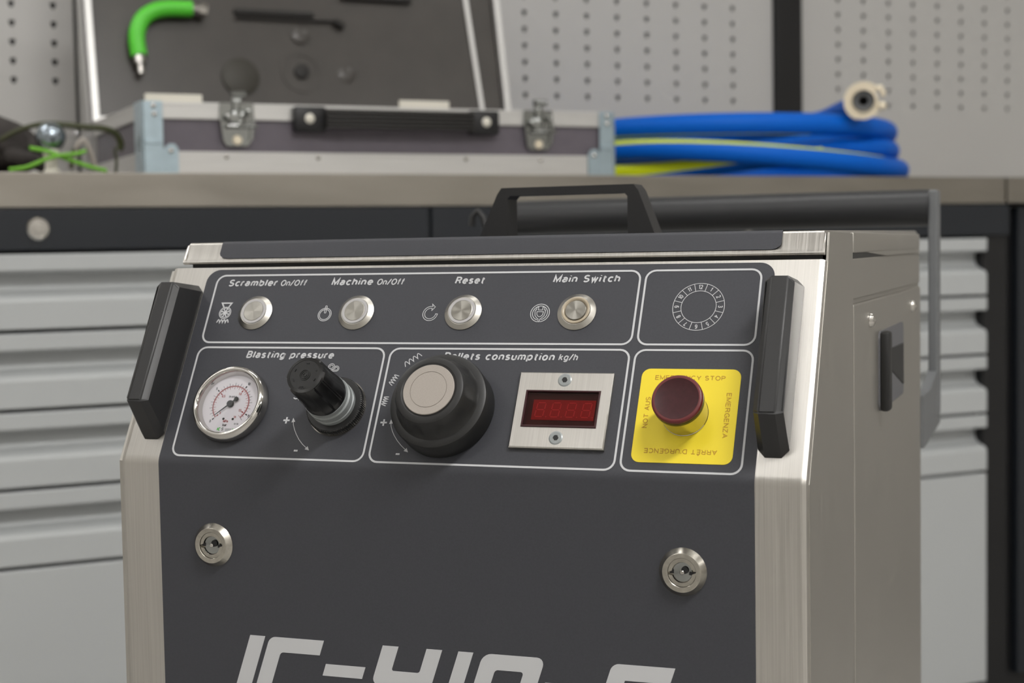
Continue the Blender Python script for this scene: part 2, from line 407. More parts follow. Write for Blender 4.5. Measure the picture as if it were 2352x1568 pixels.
# body block behind
def yfront(z): return prof(z/sin(AL))[0] if z > 0 else 0
bp_ = [(.0045, -.70), (.0045, 0), (yfront(.118)+.0045, .118), (.60, .1215), (.60, -.70)]
obj('body', prism(B(), bp_, XL-.003, XR+.0025, axis=0), STEELS, mach, MM)
XS = .1852
def side_plate(x0, x1):
    pts = [(.0040, -.70), (.0040, -.002), (yfront(.1215)+.0048, .1215), (.0775, .1315), (.0805, .1395), (.1755, .1392), (.1755, -.70)]
    return prism(B(), pts, x0, x1, axis=0)
obj('side_panel', side_plate(XR+.0026, XS), STEELS, mach, MM)
obj('side_panel', prism(B(), [(.0040, -.70), (.0040, -.002), (yfront(.1215)+.0048, .1215), (.1755, .1215), (.1755, -.70)], XL-.0066, XL-.0030, axis=0), STEELS, mach, MM)
for sx in (1, -1):
    a, b = ((XR+.0026, XS-.0006) if sx > 0 else (XL-.006, XL-.003))
    obj('upper_side_panel', bx((a, .1775, .0955), (b+.0002, .600, .1225), .0008), STEELS, mach, MM)
    cov = obj('access_cover', bx((a-.0002, .1775, -.695), (b+.0012, .598, .0925), .0015), STEELS, mach, MM)
    if sx > 0:
        hx = b+.0012
        for (yy, zz) in ((.252, .0785), (.523, .0775)):
            bm = lathe(B(), [(0, .0045), (.0022, .0042), (.0044, .0028), (.0052, .0008), (.0052, 0), (0, 0)], 24)
            obj('dome_screw', bm, CHROME, cov, MM @ Matrix.Translation((hx, yy, zz)) @ Matrix.Rotation(pi/2, 4, 'Y'), smooth=40)
        # recessed pull: frame + pocket facets, stands slightly proud
        y0, y1, z0, z1 = .300, .452, .0085, .0675
        bm = B(); prism(bm, rrect(y0, y1, z0, z1, .007), hx-.0005, hx+.0012, axis=0)
        pl = obj('recessed_pull', bm, PULLG, cov, MM)
# side pull details (facets shaped as a sloping pocket)
hx = XS-.0006+.0012+.0012
pull = [o for o in mach.children if o.name.startswith('access_cover')][0]
bm = B(); box(bm, (hx-.0004, .300, .0085), (hx+.007, .316, .0675), .0024)
obj('grip_lip', bm, BLK, pull, MM, smooth=30)
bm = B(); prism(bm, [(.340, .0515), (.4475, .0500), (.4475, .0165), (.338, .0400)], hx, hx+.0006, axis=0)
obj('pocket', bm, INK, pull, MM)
# lid
LX0, LX1 = -.2590, .1834
lp = [(.0760, .1262), (.0735, .1258), (.0722, .1264), (.0717, .1275), (.0722, .1287), (.0738, .1300), (.0790, .1390), (.0800, .1402), (.0815, .1408), (.592, .1430), (.592, .1262)]
bm = prism(B(), lp, LX0, LX1, axis=0)
bmesh.ops.bevel(bm, geom=[e for e in bm.edges if abs(e.verts[0].co.x-e.verts[1].co.x) < 1e-6 and min(v.co.z for v in e.verts) > .1275], offset=.0012, segments=3, affect='EDGES')
lid = obj('lid', bm, STEEL, mach, MM, smooth=50)
bm = B(); box(bm, (LX1-.001, .1785, .1262), (XS+.0006, .592, .1400), .0014); obj('lid_side', bm, STEELS, lid, MM, smooth=40)
bm = B(); box(bm, (LX0-.003, .1785, .1232), (LX0+.001, .592, .1400), .0016); obj('lid_side', bm, STEELS, lid, MM, smooth=40)
obj('gap_shade', prism(B(), [(.179, .1218), (.43, .1232), (.43, .1262), (.179, .1262)], LX1-.001, XS-.0008, axis=0), BLKE, lid, MM)  # black strip stands in for the shaded gap below the lid side
bm = B(); prism(bm, [(.35, .1228), (.592, .1228), (.592, .1265), (.35, .1265), (.24, .1264)], LX1-.0008, XS+.0004, axis=0); obj('lid_side', bm, STEELS, lid, MM)
# lid sheet (grey), wraps from the front edge over the top
def lid_sheet():
    bm = B(); x0, x1 = -.2312, .1572; rows = []
    fr = [(.07315, .12955, .006), (.0735, .1301, .0032), (.0743, .1315, .0008), (.0752, .133, 0), (.0787, .1390, 0), (.0797, .1404, 0), (.0814, .1411, 0), (.3, .14205, 0), (.585, .1433, 0)]
    for y, z, ins in fr: rows.append([bm.verts.new((x0+ins, y-.0004, z+.0002)), bm.verts.new((x1-ins, y-.0004, z+.0002))])
    for a, b in zip(rows, rows[1:]): bm.faces.new((a[0], a[1], b[1], b[0]))
    return bm
obj('lid_sheet', lid_sheet(), FACE, lid, MM, smooth=40)
# dark block filling the gap under the lid
obj('gap_filler', bx((LX0+.004, .078, .1205), (LX1-.002, .590, .1268)), BLKE, mach, MM)
# lid grip (bridge)
def bridge():
    bm = B(); yc = .262; hw = .011; zb = .1413
    outer = [(-.1085, zb), (-.0930, .1745), (-.0895, .1792), (.0150, .1792), (.0185, .1745), (.0310, zb)]
    inner = [(.0100, zb), (.0100, .1705), (.0075, .1731), (-.0825, .1731), (-.0850, .1705), (-.0850, zb)]
    pts = outer + inner
    a = [bm.verts.new((p[0], yc-hw, p[1])) for p in pts]; b = [bm.verts.new((p[0], yc+hw, p[1])) for p in pts]
    k = len(pts); q = [(0, 1, 10, 11), (1, 2, 9, 10), (2, 3, 8, 9), (3, 4, 7, 8), (4, 5, 6, 7)]
    for i in range(k): bm.faces.new((a[i], a[(i+1) % k], b[(i+1) % k], b[i]))
    for f in q: bm.faces.new([a[i] for i in f]); bm.faces.new([b[i] for i in f][::-1])
    es = [e for e in bm.edges if abs(e.verts[0].co.y-e.verts[1].co.y) < 1e-6 and len(e.link_faces) == 2 and e.calc_face_angle(0) > .6]
    bmesh.ops.bevel(bm, geom=es, offset=.0022, segments=2, affect='EDGES')
    return bm
obj('lid_handle', bridge(), HND, lid, MM, smooth=30)
# console and lower sheet (grey)
PX0, PX1 = -.2364, .1549
def sheet():
    bm = B(); rows = []; r = .0095; vt = .1403
    ss = [(-.69, 0), (-.2, 0), (-.0032, 0), (-.0022, 0), (-.0011, 0), (0, 0), (.0011, 0), (.0022, 0), (.0032, 0), (.06, 0), (vt-r, 0)]
    for i in range(1, 9):
        a = radians(90*i/8); ss.append((vt-r+r*sin(a), r-r*cos(a)))
    for off in (.0004,):
        for s, ins in ss:
            y, z = prof(s, off); rows.append([bm.verts.new((PX0+ins, y, z)), bm.verts.new((PX1-ins, y, z))])
    for a, b in zip(rows, rows[1:]): bm.faces.new((a[0], a[1], b[1], b[0]))
    return bm
sh = obj('control_panel', sheet(), FACE, mach, MM, smooth=60)
# printed frames on the console
ZP = .0005
FR = [(-.2277, .0717, .0849, .1356), (.0754, .1470, .0849, .1356), (-.2277, -.0906, .0033, .0812), (-.0865, .0717, .0033, .0812), (.0754, .1470, .0033, .0812)]
for f in FR:
    bm = B(); ribbon(bm, rrect(f[0], f[1], f[2], f[3], .0062), .00125, ZP, ZP+.0001, closed=True)
    obj('printed_frame', bm, PRINT, sh, MC)
def ptxt(nm, items, m=PRINT, par=None, M=MC):
    bm = B()
    for it in items:
        s, x, y = it[:3]; text_bm(bm, s, x, y, **it[3])
    return obj(nm, bm, m, par or sh, M)
BI = dict(shear=.2, bold=.023); RI = dict(shear=.2, bold=.014)
ptxt('printed_lettering', [('Scrambler', -.2187, .1272, dict(width=.0385, cap=.0053, **BI)), ('On/Off', -.1785, .1272, dict(width=.0202, cap=.0046, **RI))])
ptxt('printed_lettering', [('Machine', -.1405, .1273, dict(width=.0312, cap=.0053, **BI)), ('On/Off', -.1072, .1273, dict(width=.0202, cap=.0046, **RI))])
ptxt('printed_lettering', [('Reset', -.0518, .1275, dict(width=.0213, cap=.0053, **BI))])
ptxt('printed_lettering', [('Main Switch', .0148, .1278, dict(width=.0447, cap=.0053, **BI))])
ptxt('printed_lettering', [('Blasting pressure', -.1909, .0735, dict(width=.0652, cap=.0053, **BI))])
ptxt('printed_lettering', [('Pellets consumption', -.0496, .0735, dict(width=.0746, cap=.0053, **BI)), ('kg/h', .0268, .0737, dict(width=.0130, cap=.0046, **RI))])
# plus / minus and adjusting arrows
def pm(u, v, plus):
    bm = B(); ribbon(bm, [(u-.0022, v), (u+.0022, v)], .0011, ZP, ZP+.0001)
    if plus: ribbon(bm, [(u, v-.0022), (u, v+.0022)], .0011, ZP, ZP+.0001)
    else:
        bm.free(); bm = B(); ribbon(bm, [(u-.0013, v), (u+.0013, v)], .0011, ZP, ZP+.0001)
    return bm
for (pu, pv), (mu, mv), pts in (((-.1496, .0297), (-.1380, .0091), [(-.1448, .0305), (-.1440, .0270), (-.1424, .0236), (-.1403, .0203), (-.1376, .0168), (-.1343, .0136), (-.1296, .0102)]),
                           ((-.0812, .0298), (-.0674, .0090), [(-.0764, .0310), (-.0757, .0275), (-.0742, .0243), (-.0722, .0212), (-.0696, .0180), (-.0662, .0147), (-.0615, .0110)])):
    obj('plus_sign', pm(pu, pv, True), PRINT, sh, MC); obj('minus_sign', pm(mu, mv, False), PRINT, sh, MC)
    bm = B(); ribbon(bm, pts, .00038, ZP, ZP+.0001)
    for p, q in ((Vector(pts[0]), Vector(pts[1])), (Vector(pts[-1]), Vector(pts[-2]))):
        d = (p-q).normalized(); e = Vector((-d.y, d.x)); tri = [p+d*.0010, p-d*.0019+e*.0013, p-d*.0019-e*.0013]
        prism(bm, [tuple(x) for x in tri], ZP, ZP+.0001)
    obj('curved_arrow', bm, PRINT, sh, MC)
# wind symbol
bm = B()
for cx, cy, r, yb in ((-.1262, .0678, .0022, .0656), (-.1225, .0665, .0019, .0646)):
    for rr in (r, r*.55):
        ribbon(bm, arc(cx, cy, rr, 200, -90, 16)+[(cx-.0055, cy-rr)], .00040, ZP, ZP+.0001)
obj('wind_symbol', bm, PRINT, sh, MC)
bm = B(); ribbon(bm, [(-.1483, .0455), (-.1468, .0448), (-.1452, .0452), (-.1440, .0440)], .0007, ZP, ZP+.0001); obj('wind_symbol', bm, PRINT, sh, MC)
# wave symbols round the big knob
def wave(cx, cy, ang, n, h, w, lw=.0005):
    pts = []
    for i in range(n*10+1):
        x = (i/(n*10)-.5)*w; y = abs(sin(pi*n*i/(n*10)))*h
        pts.append((cx+x*cos(ang)-y*sin(ang), cy+x*sin(ang)+y*cos(ang)))
    bm = B(); ribbon(bm, pts, lw, ZP, ZP+.0001); return bm
for cx, cy, a, w in ((-.0692, .0722, 38, .0125), (-.0790, .0585, 62, .0075), (-.0818, .0442, 80, .0062)):
    obj('pellet_symbol', wave(cx, cy, radians(a), 4, .0032, w), PRINT, sh, MC)
# scrambler symbol
bm = B()
ribbon(bm, [(-.2192, .1144), (-.2118, .1144), (-.2137, .1110), (-.2170, .1110)], .0010, ZP, ZP+.0001, closed=True)
ribbon(bm, arc(-.2152, .1071, .0043, 0, 345, 30), .00055, ZP, ZP+.0001, closed=True)
ribbon(bm, arc(-.2152, .1071, .0034, 0, 345, 30), .0004, ZP, ZP+.0001, closed=True)
disc(bm, .0011, ZP, ZP+.0001, (-.2152, .1071), 12)
for k in range(8):
    a = k*pi/4+.2; ribbon(bm, [(-.2152+.0008*cos(a), .1071+.0008*sin(a)), (-.2152+.0034*cos(a+.25), .1071+.0034*sin(a+.25))], .0008, ZP, ZP+.00011)
obj('scrambler_symbol', bm, PRINT, sh, MC)
obj('pellet_symbol', wave(-.2154, .0997, 0, 4, .0022, .0088, .0007), PRINT, sh, MC)
# power symbol
bm = B(); c = (-.1399, .1056)
for rr in (.0047, .0037): ribbon(bm, arc(*c, rr, 0, 350, 36), .00045, ZP, ZP+.0001, closed=True)
ribbon(bm, rrect(-.1405, -.1393, .1067, .1121, .0006, 3), .0004, ZP, ZP+.0001, closed=True)
obj('power_symbol', bm, PRINT, sh, MC)
# reset symbol
bm = B(); c = (-.0645, .1062)
o_ = arc(*c, .0051, 80, 357, 30); i_ = arc(*c, .0038, 357, 80, 30)
ribbon(bm, o_ + i_ + [(-.0638, .1084), (-.0618, .1109), (-.0641, .1130), (-.0637, .1112)], .0004, ZP, ZP+.0001, closed=True)
obj('reset_symbol', bm, PRINT, sh, MC)
# plug symbol
bm = B(); c = (.0100, .1064)
ribbon(bm, arc(*c, .0062, -82, 262, 40), .00045, ZP, ZP+.0001)
ribbon(bm, arc(*c, .0049, -75, 255, 40), .00045, ZP, ZP+.0001)
ribbon(bm, [(.0074, .1105), (.0086, .1105), (.0086, .1085), (.0114, .1085), (.0114, .1105), (.0126, .1105), (.0126, .1085), (.0134, .1085), (.0134, .1072), (.0130, .1045), (.0115, .1028), (.0106, .1022), (.0104, .1003), (.0096, .1003), (.0094, .1022), (.0085, .1028), (.0070, .1045), (.0066, .1072), (.0066, .1085), (.0074, .1085)], .0004, ZP, ZP+.0001, closed=True)
ribbon(bm, [(.0078, .1073), (.0122, .1073), (.0119, .1052), (.0110, .1041), (.0100, .1037), (.0090, .1041), (.0081, .1052)], .0004, ZP, ZP+.0001, closed=True)
obj('plug_symbol', bm, PRINT, sh, MC)
# clock ring with twelve fields
bm = B(); c = (.1106, .1104)
ribbon(bm, arc(*c, .0159, 0, 354, 59), .00036, ZP, ZP+.0001, closed=True); ribbon(bm, arc(*c, .0108, 0, 351, 39), .00036, ZP, ZP+.0001, closed=True)
for k in range(12):
    a = radians(15+30*k); ribbon(bm, [(c[0]+.0108*cos(a), c[1]+.0108*sin(a)), (c[0]+.0159*cos(a), c[1]+.0159*sin(a))], .00036, ZP, ZP+.0001)
    h = (k+1); a = radians(90-30*h); R = .0120
    text_bm(bm, str(h), c[0]+R*cos(a), c[1]+R*sin(a), cap=.0029, rot=a-pi/2, bold=.012, align='C', z0=ZP, th=.0001)
obj('clock_ring_print', bm, PRINT, sh, MC)
# yellow emergency plate
bm = B(); prism(bm, rrect(.0812, .1412, .0088, .0688, .0052), .0004, .0007)
st = obj('yellow_plate', bm, YEL, mach, MC)
Y = dict(bold=.011, z0=.0007, th=.0001, cap=.0030)
ptxt('printed_lettering', [('EMERGENCY STOP', .0896, .0615, dict(width=.0426, **Y)), ('EMERGENZA', .1338, .0537, dict(width=.0287, rot=-pi/2, **Y)),
     ("ARRÊT D'URGENCE", .1320, .0176, dict(width=.0436, rot=pi, **Y)), ('NOT AUS', .0886, .0303, dict(width=.0201, rot=pi/2, **Y))], YPRINT, st)
# emergency button
em = con_matrix(.1106, .0395, 0)
eb = obj('emergency_button', lathe(B(), [(0, .0008), (.0139, .0008), (.0139, .0014), (.0137, .0016), (.0137, .0178), (0, .0178)], 64), CHROME, mach, em, smooth=30)
cap = obj('button_rim', lathe(B(), [(0, .0205), (.0148, .0205), (.0151, .0212), (.0151, .0222), (.0148, .0231), (.0140, .0236), (.0129, .0235), (.0120, .0210), (0, .0208)], 72), REDR, eb, em, smooth=40)
obj('button_top', lathe(B(), [(.0129, .0236), (.0120, .0233), (.0100, .0227), (.0060, .0221), (0, .0219)][::-1], 64), REDC, eb, em, smooth=60)
obj('lower_band', lathe(B(), [(0, .0176), (.0146, .0176), (.0151, .0181), (.0151, .0204), (.0147, .0206), (0, .0206)], 64), BLKG, eb, em, smooth=30)
# push buttons
def push_button(u, v, kind):
    M = con_matrix(u, v)
    b = obj('push_button', lathe(B(), [(0, .0004), (.0124, .0004), (.0125, .0010), (.0121, .0013), (.0096, .0030), (.0092, .0030), (.0092, .0024), (0, .0024)], 72), MACH, mach, M, smooth=14, recenter=False)
    if kind == 'led':
        obj('light_ring', lathe(B(), [(.0091, .0024), (.0091, .0033), (.0089, .0035), (.0074, .0035), (.0072, .0034), (.0072, .0024)], 64), LEDR, b, M, smooth=14, recenter=False)
        obj('button_cap', lathe(B(), [(.0071, .0024), (.0071, .0035), (.0069, .0036), (0, .0036)], 64), CAPM, b, M, smooth=14, recenter=False)
    else:
        obj('clear_ring', lathe(B(), [(.0091, .0024), (.0091, .0036), (.0085, .0039), (.0078, .0037), (.0070, .0028), (.0068, .0024)], 64), AMB, b, M, smooth=45, recenter=False)
        obj('button_cap', lathe(B(), [(.0067, .0020), (.0067, .0035), (.0064, .0038), (0, .0038)], 64), CAPM, b, M, smooth=14, recenter=False)
for u, k in ((-.1920, 'led'), (-.1171, 'led'), (-.0418, 'led'), (.0341, 'clear')): push_button(u, .1069, k)
# pressure gauge
gm = con_matrix(-.1912, .0388, 0)
gg = obj('pressure_gauge', lathe(B(), [(.0205, .0030), (.0213, .0060), (.0216, .0082), (.0222, .0092), (.0232, .0096), (.0245, .0090), (.0257, .0070), (.0262, .0040), (.0262, .0016), (.0256, .0005), (.0205, .0005)], 96), CHROME, mach, gm, smooth=50)
dl = obj('dial', lathe(B(), [(0, .0032), (.0212, .0032), (.0216, .0060)], 80), DIAL, gg, gm, smooth=60)
bmk, bmr = B(), B(); zd = .0033
ribbon(bmr, arc(0, 0, .0131, 225, -45, 70), .00035, zd, zd+.0001); ribbon(bmr, arc(0, 0, .0126, 225, -45, 70), .00018, zd, zd+.0001)
for k in range(33):
    a = radians(225-270*k/32); L = .0022 if k % 2 == 0 else .0012
    ribbon(bmk, [(.0132*cos(a), .0132*sin(a)), ((.0132+L)*cos(a), (.0132+L)*sin(a))], .00016, zd, zd+.0001)
    ribbon(bmr, [(.0125*cos(a), .0125*sin(a)), ((.0125-L*.8)*cos(a), (.0125-L*.8)*sin(a))], .00016, zd, zd+.0001)
    if k in (0, 10, 20, 30):
        ribbon(bmk, [(.0143*cos(a), .0143*sin(a)), (.0156*cos(a), .0156*sin(a))], .0008, zd, zd+.0001)
        ribbon(bmr, [(.0118*cos(a), .0118*sin(a)), (.0105*cos(a), .0105*sin(a))], .0007, zd, zd+.0001)
def dt(bm, s, x, y, cap, bold=.01, align='C'): text_bm(bm, s, x, y, cap=cap, bold=bold, align=align, z0=zd, th=.0001)
for s, k, R in (('0', 0, .0172), ('5', 10, .0172), ('10', 20, .0176), ('15', 30, .0172)):
    a = radians(225-270*k/32); dt(bmk, s, R*cos(a), R*sin(a)-.0009, .0019)
for s, k in (('0', 0), ('0,5', 10), ('1,0', 20), ('1,5', 30)):
    a = radians(225-270*k/32); dt(bmr, s, .0089*cos(a), .0089*sin(a)-.0008, .0017)
dt(bmr, '1,6', .0052, -.0095, .0014)
dt(bmk, 'EN 837-1', 0, .0048, .0012); dt(bmr, 'MPa', -.0008, -.0128, .0018); dt(bmk, 'bar', -.0008, -.0155, .0019); dt(bmk, 'Cl. 1,6', .0075, -.0142, .0011)
for x in (-.0028, .0041): disc(bmk, .0008, zd, zd+.0001, (x, -.0103), 14)
obj('scale_print', bmk, INK, dl, gm); obj('scale_print', bmr, RED, dl, gm)
bm = B(); text_bm(bm, 'IC', -.0058, -.0186, cap=.0022, shear=.2, bold=.03, z0=zd, th=.0001, width=.0028); ribbon(bm, [(.0058, -.0170), (.0070, -.0178), (.0060, -.0185)], .0005, zd, zd+.0001); obj('logo_print', bm, GRN, dl, gm)
bm = B(); text_bm(bm, 'S', -.0028, -.0186, cap=.0022, shear=.2, bold=.03, z0=zd, th=.0001, width=.0022)
for k in range(3): ribbon(bm, [(.0003, -.0172-.0006*k), (.0050, -.0172-.0006*k)], .0002, zd, zd+.0001)
obj('logo_print', bm, COLLAR, dl, gm)
bm = B(); d = Vector((-.0094, -.0083)).normalized(); e = Vector((-d.y, d.x))
prism(bm, [tuple(d*.0125+e*.0001), tuple(d*.0125-e*.0001), tuple(-d*.001-e*.0005), tuple(-d*.001+e*.0005)], .0044, .0048)
prism(bm, [tuple(-d*.0015-e*.0004), tuple(-d*.0032-e*.0005), tuple(-d*.0048-e*.0018), tuple(-d*.0062-e*.0012), tuple(-d*.0066), tuple(-d*.0062+e*.0012), tuple(-d*.0048+e*.0018), tuple(-d*.0032+e*.0005), tuple(-d*.0015+e*.0004)], .0044, .0048)
lathe(bm, [(0, .0034), (.0023, .0034), (.0024, .0046), (.0021, .0052), (.0008, .0052), (.0007, .0057), (0, .0057)], 32)
obj('needle', bm, INK, gg, gm)
obj('glass', lathe(B(), [(0, .0078), (.0215, .0072)], 64), GLASS, gg, gm, smooth=60)
# pressure regulator knob
rm = con_matrix(-.1155, .0392, 0)
def knurl(i, a): return 1+.012*(1 if int(a/(2*pi)*180) % 2 else -1) if i in (2, 3) else 1
rg = obj('regulator_knob', lathe(B(), [(0, .0005), (.0190, .0005), (.0190, .0012), (.0190, .0058), (.0182, .0066), (.0150, .0068), (0, .0068)], 360, mod=knurl), BLK, mach, rm, smooth=20)
obj('rear_ring', lathe(B(), [(.0186, .0003), (.0198, .0003), (.0198, .0012), (.0186, .0012)], 64), CHROME, rg, rm, smooth=30)
obj('collar', lathe(B(), [(0, .006), (.0150, .006), (.0150, .0095), (.0144, .0098), (.0144, .0118), (.0149, .0120), (.0149, .0150), (.0138, .0155), (.0138, .018), (.0146, .0183), (.0146, .0195), (0, .0195)], 72), COLLAR, rg, rm, smooth=30)
def lobes(i, a):
    if i in (2, 3, 4, 5, 6):
        w = (a % (pi/3))/(pi/3); return 1 - (.075 if .25 < w < .75 else (.0 if w < .18 or w > .82 else .04))
    return 1
kp = obj('knob_cap', lathe(B(), [(0, .019), (.0142, .019), (.0142, .0225), (.0140, .0228), (.0134, .0350), (.0130, .0478), (.0126, .0485), (.0118, .0494), (.0100, .0497), (.0099, .0495), (0, .0495)], 144, mod=lobes), BLKG, rg, rm, smooth=35)
bm = B()
for r in (.0012, .0024, .0033): lathe(bm, [(r-.0003, .0494), (r-.0002, .0499), (r+.0002, .0499), (r+.0003, .0494)], 32)
for a0 in (20, 80, 150, 200, 260, 330): ribbon(bm, arc(0, 0, .0078, a0, a0+14, 4), .0005, .0494, .0499)
text_bm(bm, 'PUSH', 0, -.0094, cap=.0015, bold=.01, align='C', z0=.0494, th=.0003)
obj('cap_relief', bm, BLK, kp, rm, smooth=40)
# pellet feed knob
km = con_matrix(-.0402, .0386, 0)
def dimples(i, a):
    if 7 <= i <= 10:
        w = abs(((a+.25) % (pi/5))/(pi/5)-.5)*2
        return 1-.022*max(0, 1-(w/.45)**2)*(1 if i in (8, 9) else .3)
    return 1
kn = obj('feed_knob', lathe(B(), [(0, .0005), (.0308, .0005), (.0314, .0012), (.0315, .0150), (.0310, .0165), (.0298, .0172), (.0268, .0175), (.0262, .0182), (.0252, .0215), (.0238, .0262), (.0226, .0298), (.0217, .0312), (.0204, .0318), (.0180, .0320), (.0172, .0316), (0, .0316)], 160, mod=dimples), BLK, mach, km, smooth=30)
fd = obj('knob_face', lathe(B(), [(0, .0314), (.0165, .0314), (.0165, .0322), (.0162, .0325), (.0119, .0325), (.01185, .0322), (.01160, .0322), (.0115, .0325), (0, .0325)], 96), KDISC, kn, km, smooth=25)
# digital display
def ringplate(bm, o, i, z0, z1, ch=0):
    def rect(r, z): return [bm.verts.new((r[a], r[b], z)) for a, b in ((0, 2), (1, 2), (1, 3), (0, 3))]
    oc = (o[0]+ch, o[1]-ch, o[2]+ch, o[3]-ch)
    L = [rect(o, z0), rect(o, z1-ch), rect(oc, z1), rect(i, z1), rect(i, z0)]
    for k in range(5):
        a, b = L[k], L[(k+1) % 5]
        for j in range(4): bm.faces.new((a[j], a[(j+1) % 4], b[(j+1) % 4], b[j]))
    return bm
dp = obj('display_plate', ringplate(B(), (.0050, .0647, .0147, .0645), (.0110, .0584, .0280, .0522), .0004, .0036, .0007), STEEL, mach, MC)
bm = ringplate(B(), (.0110, .0584, .0280, .0522), (.0122, .0574, .0292, .0512), .0004, .0044, .0003); obj('window_bezel', bm, DRED, dp, MC)
obj('display_well', bx((.0121, .0291, .0004), (.0575, .0513, .0009)), DRED, dp, MC)
md = obj('led_module', bx((.0160, .0335, .0009), (.0556, .0468, .0019), .0002), LRED, dp, MC)
for k in range(4):
    bm = B(); cx = .0212+.0097*k; cy = .0402; w, h, sl = .0026, .0046, .12
    P = lambda x, y: (cx+x+sl*y, cy+y)
    for a, b in (((-w, h), (w, h)), ((-w, 0), (w, 0)), ((-w, -h), (w, -h)), ((-w, 0), (-w, h)), ((w, 0), (w, h)), ((-w, -h), (-w, 0)), ((w, -h), (w, 0))):
        A, Bq = Vector(P(*a)), Vector(P(*b)); dd = (Bq-A).normalized()*.0005
        ribbon(bm, [tuple(A+dd), tuple(Bq-dd)], .0006, .0019, .0020)
    disc(bm, .0004, .0019, .00197, (cx+.0042, cy-.0046), 10)
    obj('digit', bm, SEG, md, MC)
obj('window_glass', bx((.0122, .0292, .0030), (.0574, .0512, .0033)), RGLASS, dp, MC)
for v in (.0592, .0213):
    M = con_matrix(.0344, v, 0)
    bm = lathe(B(), [(0, .0028), (.0016, .0028), (.0018, .0040), (.0036, .0040), (.0044, .0036), (.0045, .0030)], 6*8); sc = obj('hex_screw', bm, COLLAR, dp, M, smooth=14)
    bm = B(); prism(bm, [(.0017*cos(k*pi/3), .0017*sin(k*pi/3)) for k in range(6)], .0029, .00405); obj('socket', bm, INK, sc, M)
# side handles (solid tapered grips)
def grip(u0, u1):
    bm = B(); v = [.0142, .0288, .1152, .1280]; h = .0300; ub = .0004
    a = [bm.verts.new((u0, q, z)) for q, z in ((v[0], ub), (v[1], h), (v[2], h), (v[3], ub))]
    b = [bm.verts.new((u1, q, z)) for q, z in ((v[0], ub), (v[1], h), (v[2], h), (v[3], ub))]
    bm.faces.new(a); bm.faces.new(b[::-1])
    for i in range(4): bm.faces.new((a[i], a[(i+1) % 4], b[(i+1) % 4], b[i]))
    es = [e for e in bm.edges if (abs(e.verts[0].co.x-e.verts[1].co.x) < 1e-6 and not (e.verts[0].co.z < .001 and e.verts[1].co.z < .001))]
    bmesh.ops.bevel(bm, geom=es, offset=.0042, segments=1, affect='EDGES')
    es = [e for e in bm.edges if e.calc_face_angle(0) > .3 and min(v.co.z for v in e.verts) > .002]
    bmesh.ops.bevel(bm, geom=es, offset=.0009, segments=2, affect='EDGES')
    return bm
for u0, u1 in ((-.2552, -.2374), (.1552, .1732)):
    obj('handle', grip(u0, u1), HND, mach, MC, smooth=40)
# quarter turn locks on the lower front
def qlock(x, z):
    M = low_matrix(x, z)
    b = obj('quarter_turn_lock', lathe(B(), [(0, .0004), (.0140, .0004), (.0141, .0010), (.0114, .0044), (.0112, .0045), (.0086, .0043), (.0084, .0041), (.0084, .0010), (0, .0010)], 72), MACHL, mach, M, smooth=12, recenter=False)
    bm = B()
    for a0, a1 in ((18, 172), (198, 352)):
        o1 = arc(0, 0, .0082, a0-8, a1+8, 24); i1 = arc(0, 0, .0060, a1, a0, 24)
        prism(bm, o1+i1, .0012, .0034)
    obj('barrel', bm, MACHL, b, M)
    bm = B(); lathe(bm, [(0, .0012), (.0058, .0012), (.0056, .0020), (.0040, .0016), (0, .0017)], 32); obj('barrel_core', bm, LCH, b, M, smooth=40)
    bm = B(); lathe(bm, [(0, .0015), (.0013, .0015), (.0013, .0036), (.0010, .0039), (0, .0039)], 20); obj('pin', bm, CHROME, b, M, smooth=40)
    bm = B(); disc(bm, .0021, .0018, .0024, (.0014, .0012), 20); ribbon(bm, [(.0040, -.0004), (.0074, -.0010)], .0018, .0018, .0024); ribbon(bm, [(-.0074, .0002), (-.0050, .0002)], .0022, .0018, .0024)
    obj('keyway', bm, INK, b, M)
qlock(-.1967, -.0538); qlock(.1132, -.0540)
# big lettering on the lower front (plane coordinates x, z)
bm = B(); SH = .34; ZT = -.1109; H = .046; W = .0108; T = .0096
ML = low_matrix()
def P2(a, b): return (a + SH*(b-ZT), b)       # sheared
def poly(pts): prism(bm, [P2(*p) for p in pts], .0005, .0006)
def corner(cx, cy, r, a0, a1, k=5): return [(cx+r*cos(radians(a0+(a1-a0)*i/k)), cy+r*sin(radians(a0+(a1-a0)*i/k))) for i in range(k+1)]
zb = ZT-H
poly([(-.1717, ZT), (-.1608, ZT), (-.1608, zb), (-.1717, zb)])                                   # I
def cshape(x0, x1, gap_top=False):
    r = .004
    return ([(x1, ZT)] + corner(x0+r, ZT-r, r, 90, 180) + corner(x0+r, zb+r, r, 180, 270) + [(x1, zb), (x1, zb+T)] +
            corner(x0+W+.002, zb+T+.002, .002, 270, 180) + corner(x0+W+.002, ZT-T-.002, .002, 180, 90) + [(x1, ZT-T)])
poly(cshape(-.1575, -.1190))                                                                     # C
poly([(-.1130, ZT-.0147), (-.0855, ZT-.0147), (-.0855, ZT-.0223), (-.1130, ZT-.0223)])            # -
poly([(-.0783, ZT), (-.0675, ZT)] + corner(-.0675+.0015, ZT-.0155+.0015, .0015, 180, 270) + corner(-.0487-.0015, ZT-.0155+.0015, .0015, 270, 360) +
     [(-.0487, ZT), (-.0383, ZT), (-.0383, zb), (-.0487, zb), (-.0487, ZT-.025)] + corner(-.0783+.005, ZT-.025+.005, .005, 270, 180))    # 4
poly([(-.0276, ZT), (-.0178, ZT), (-.0178, zb), (-.0276, zb)])                                   # 1
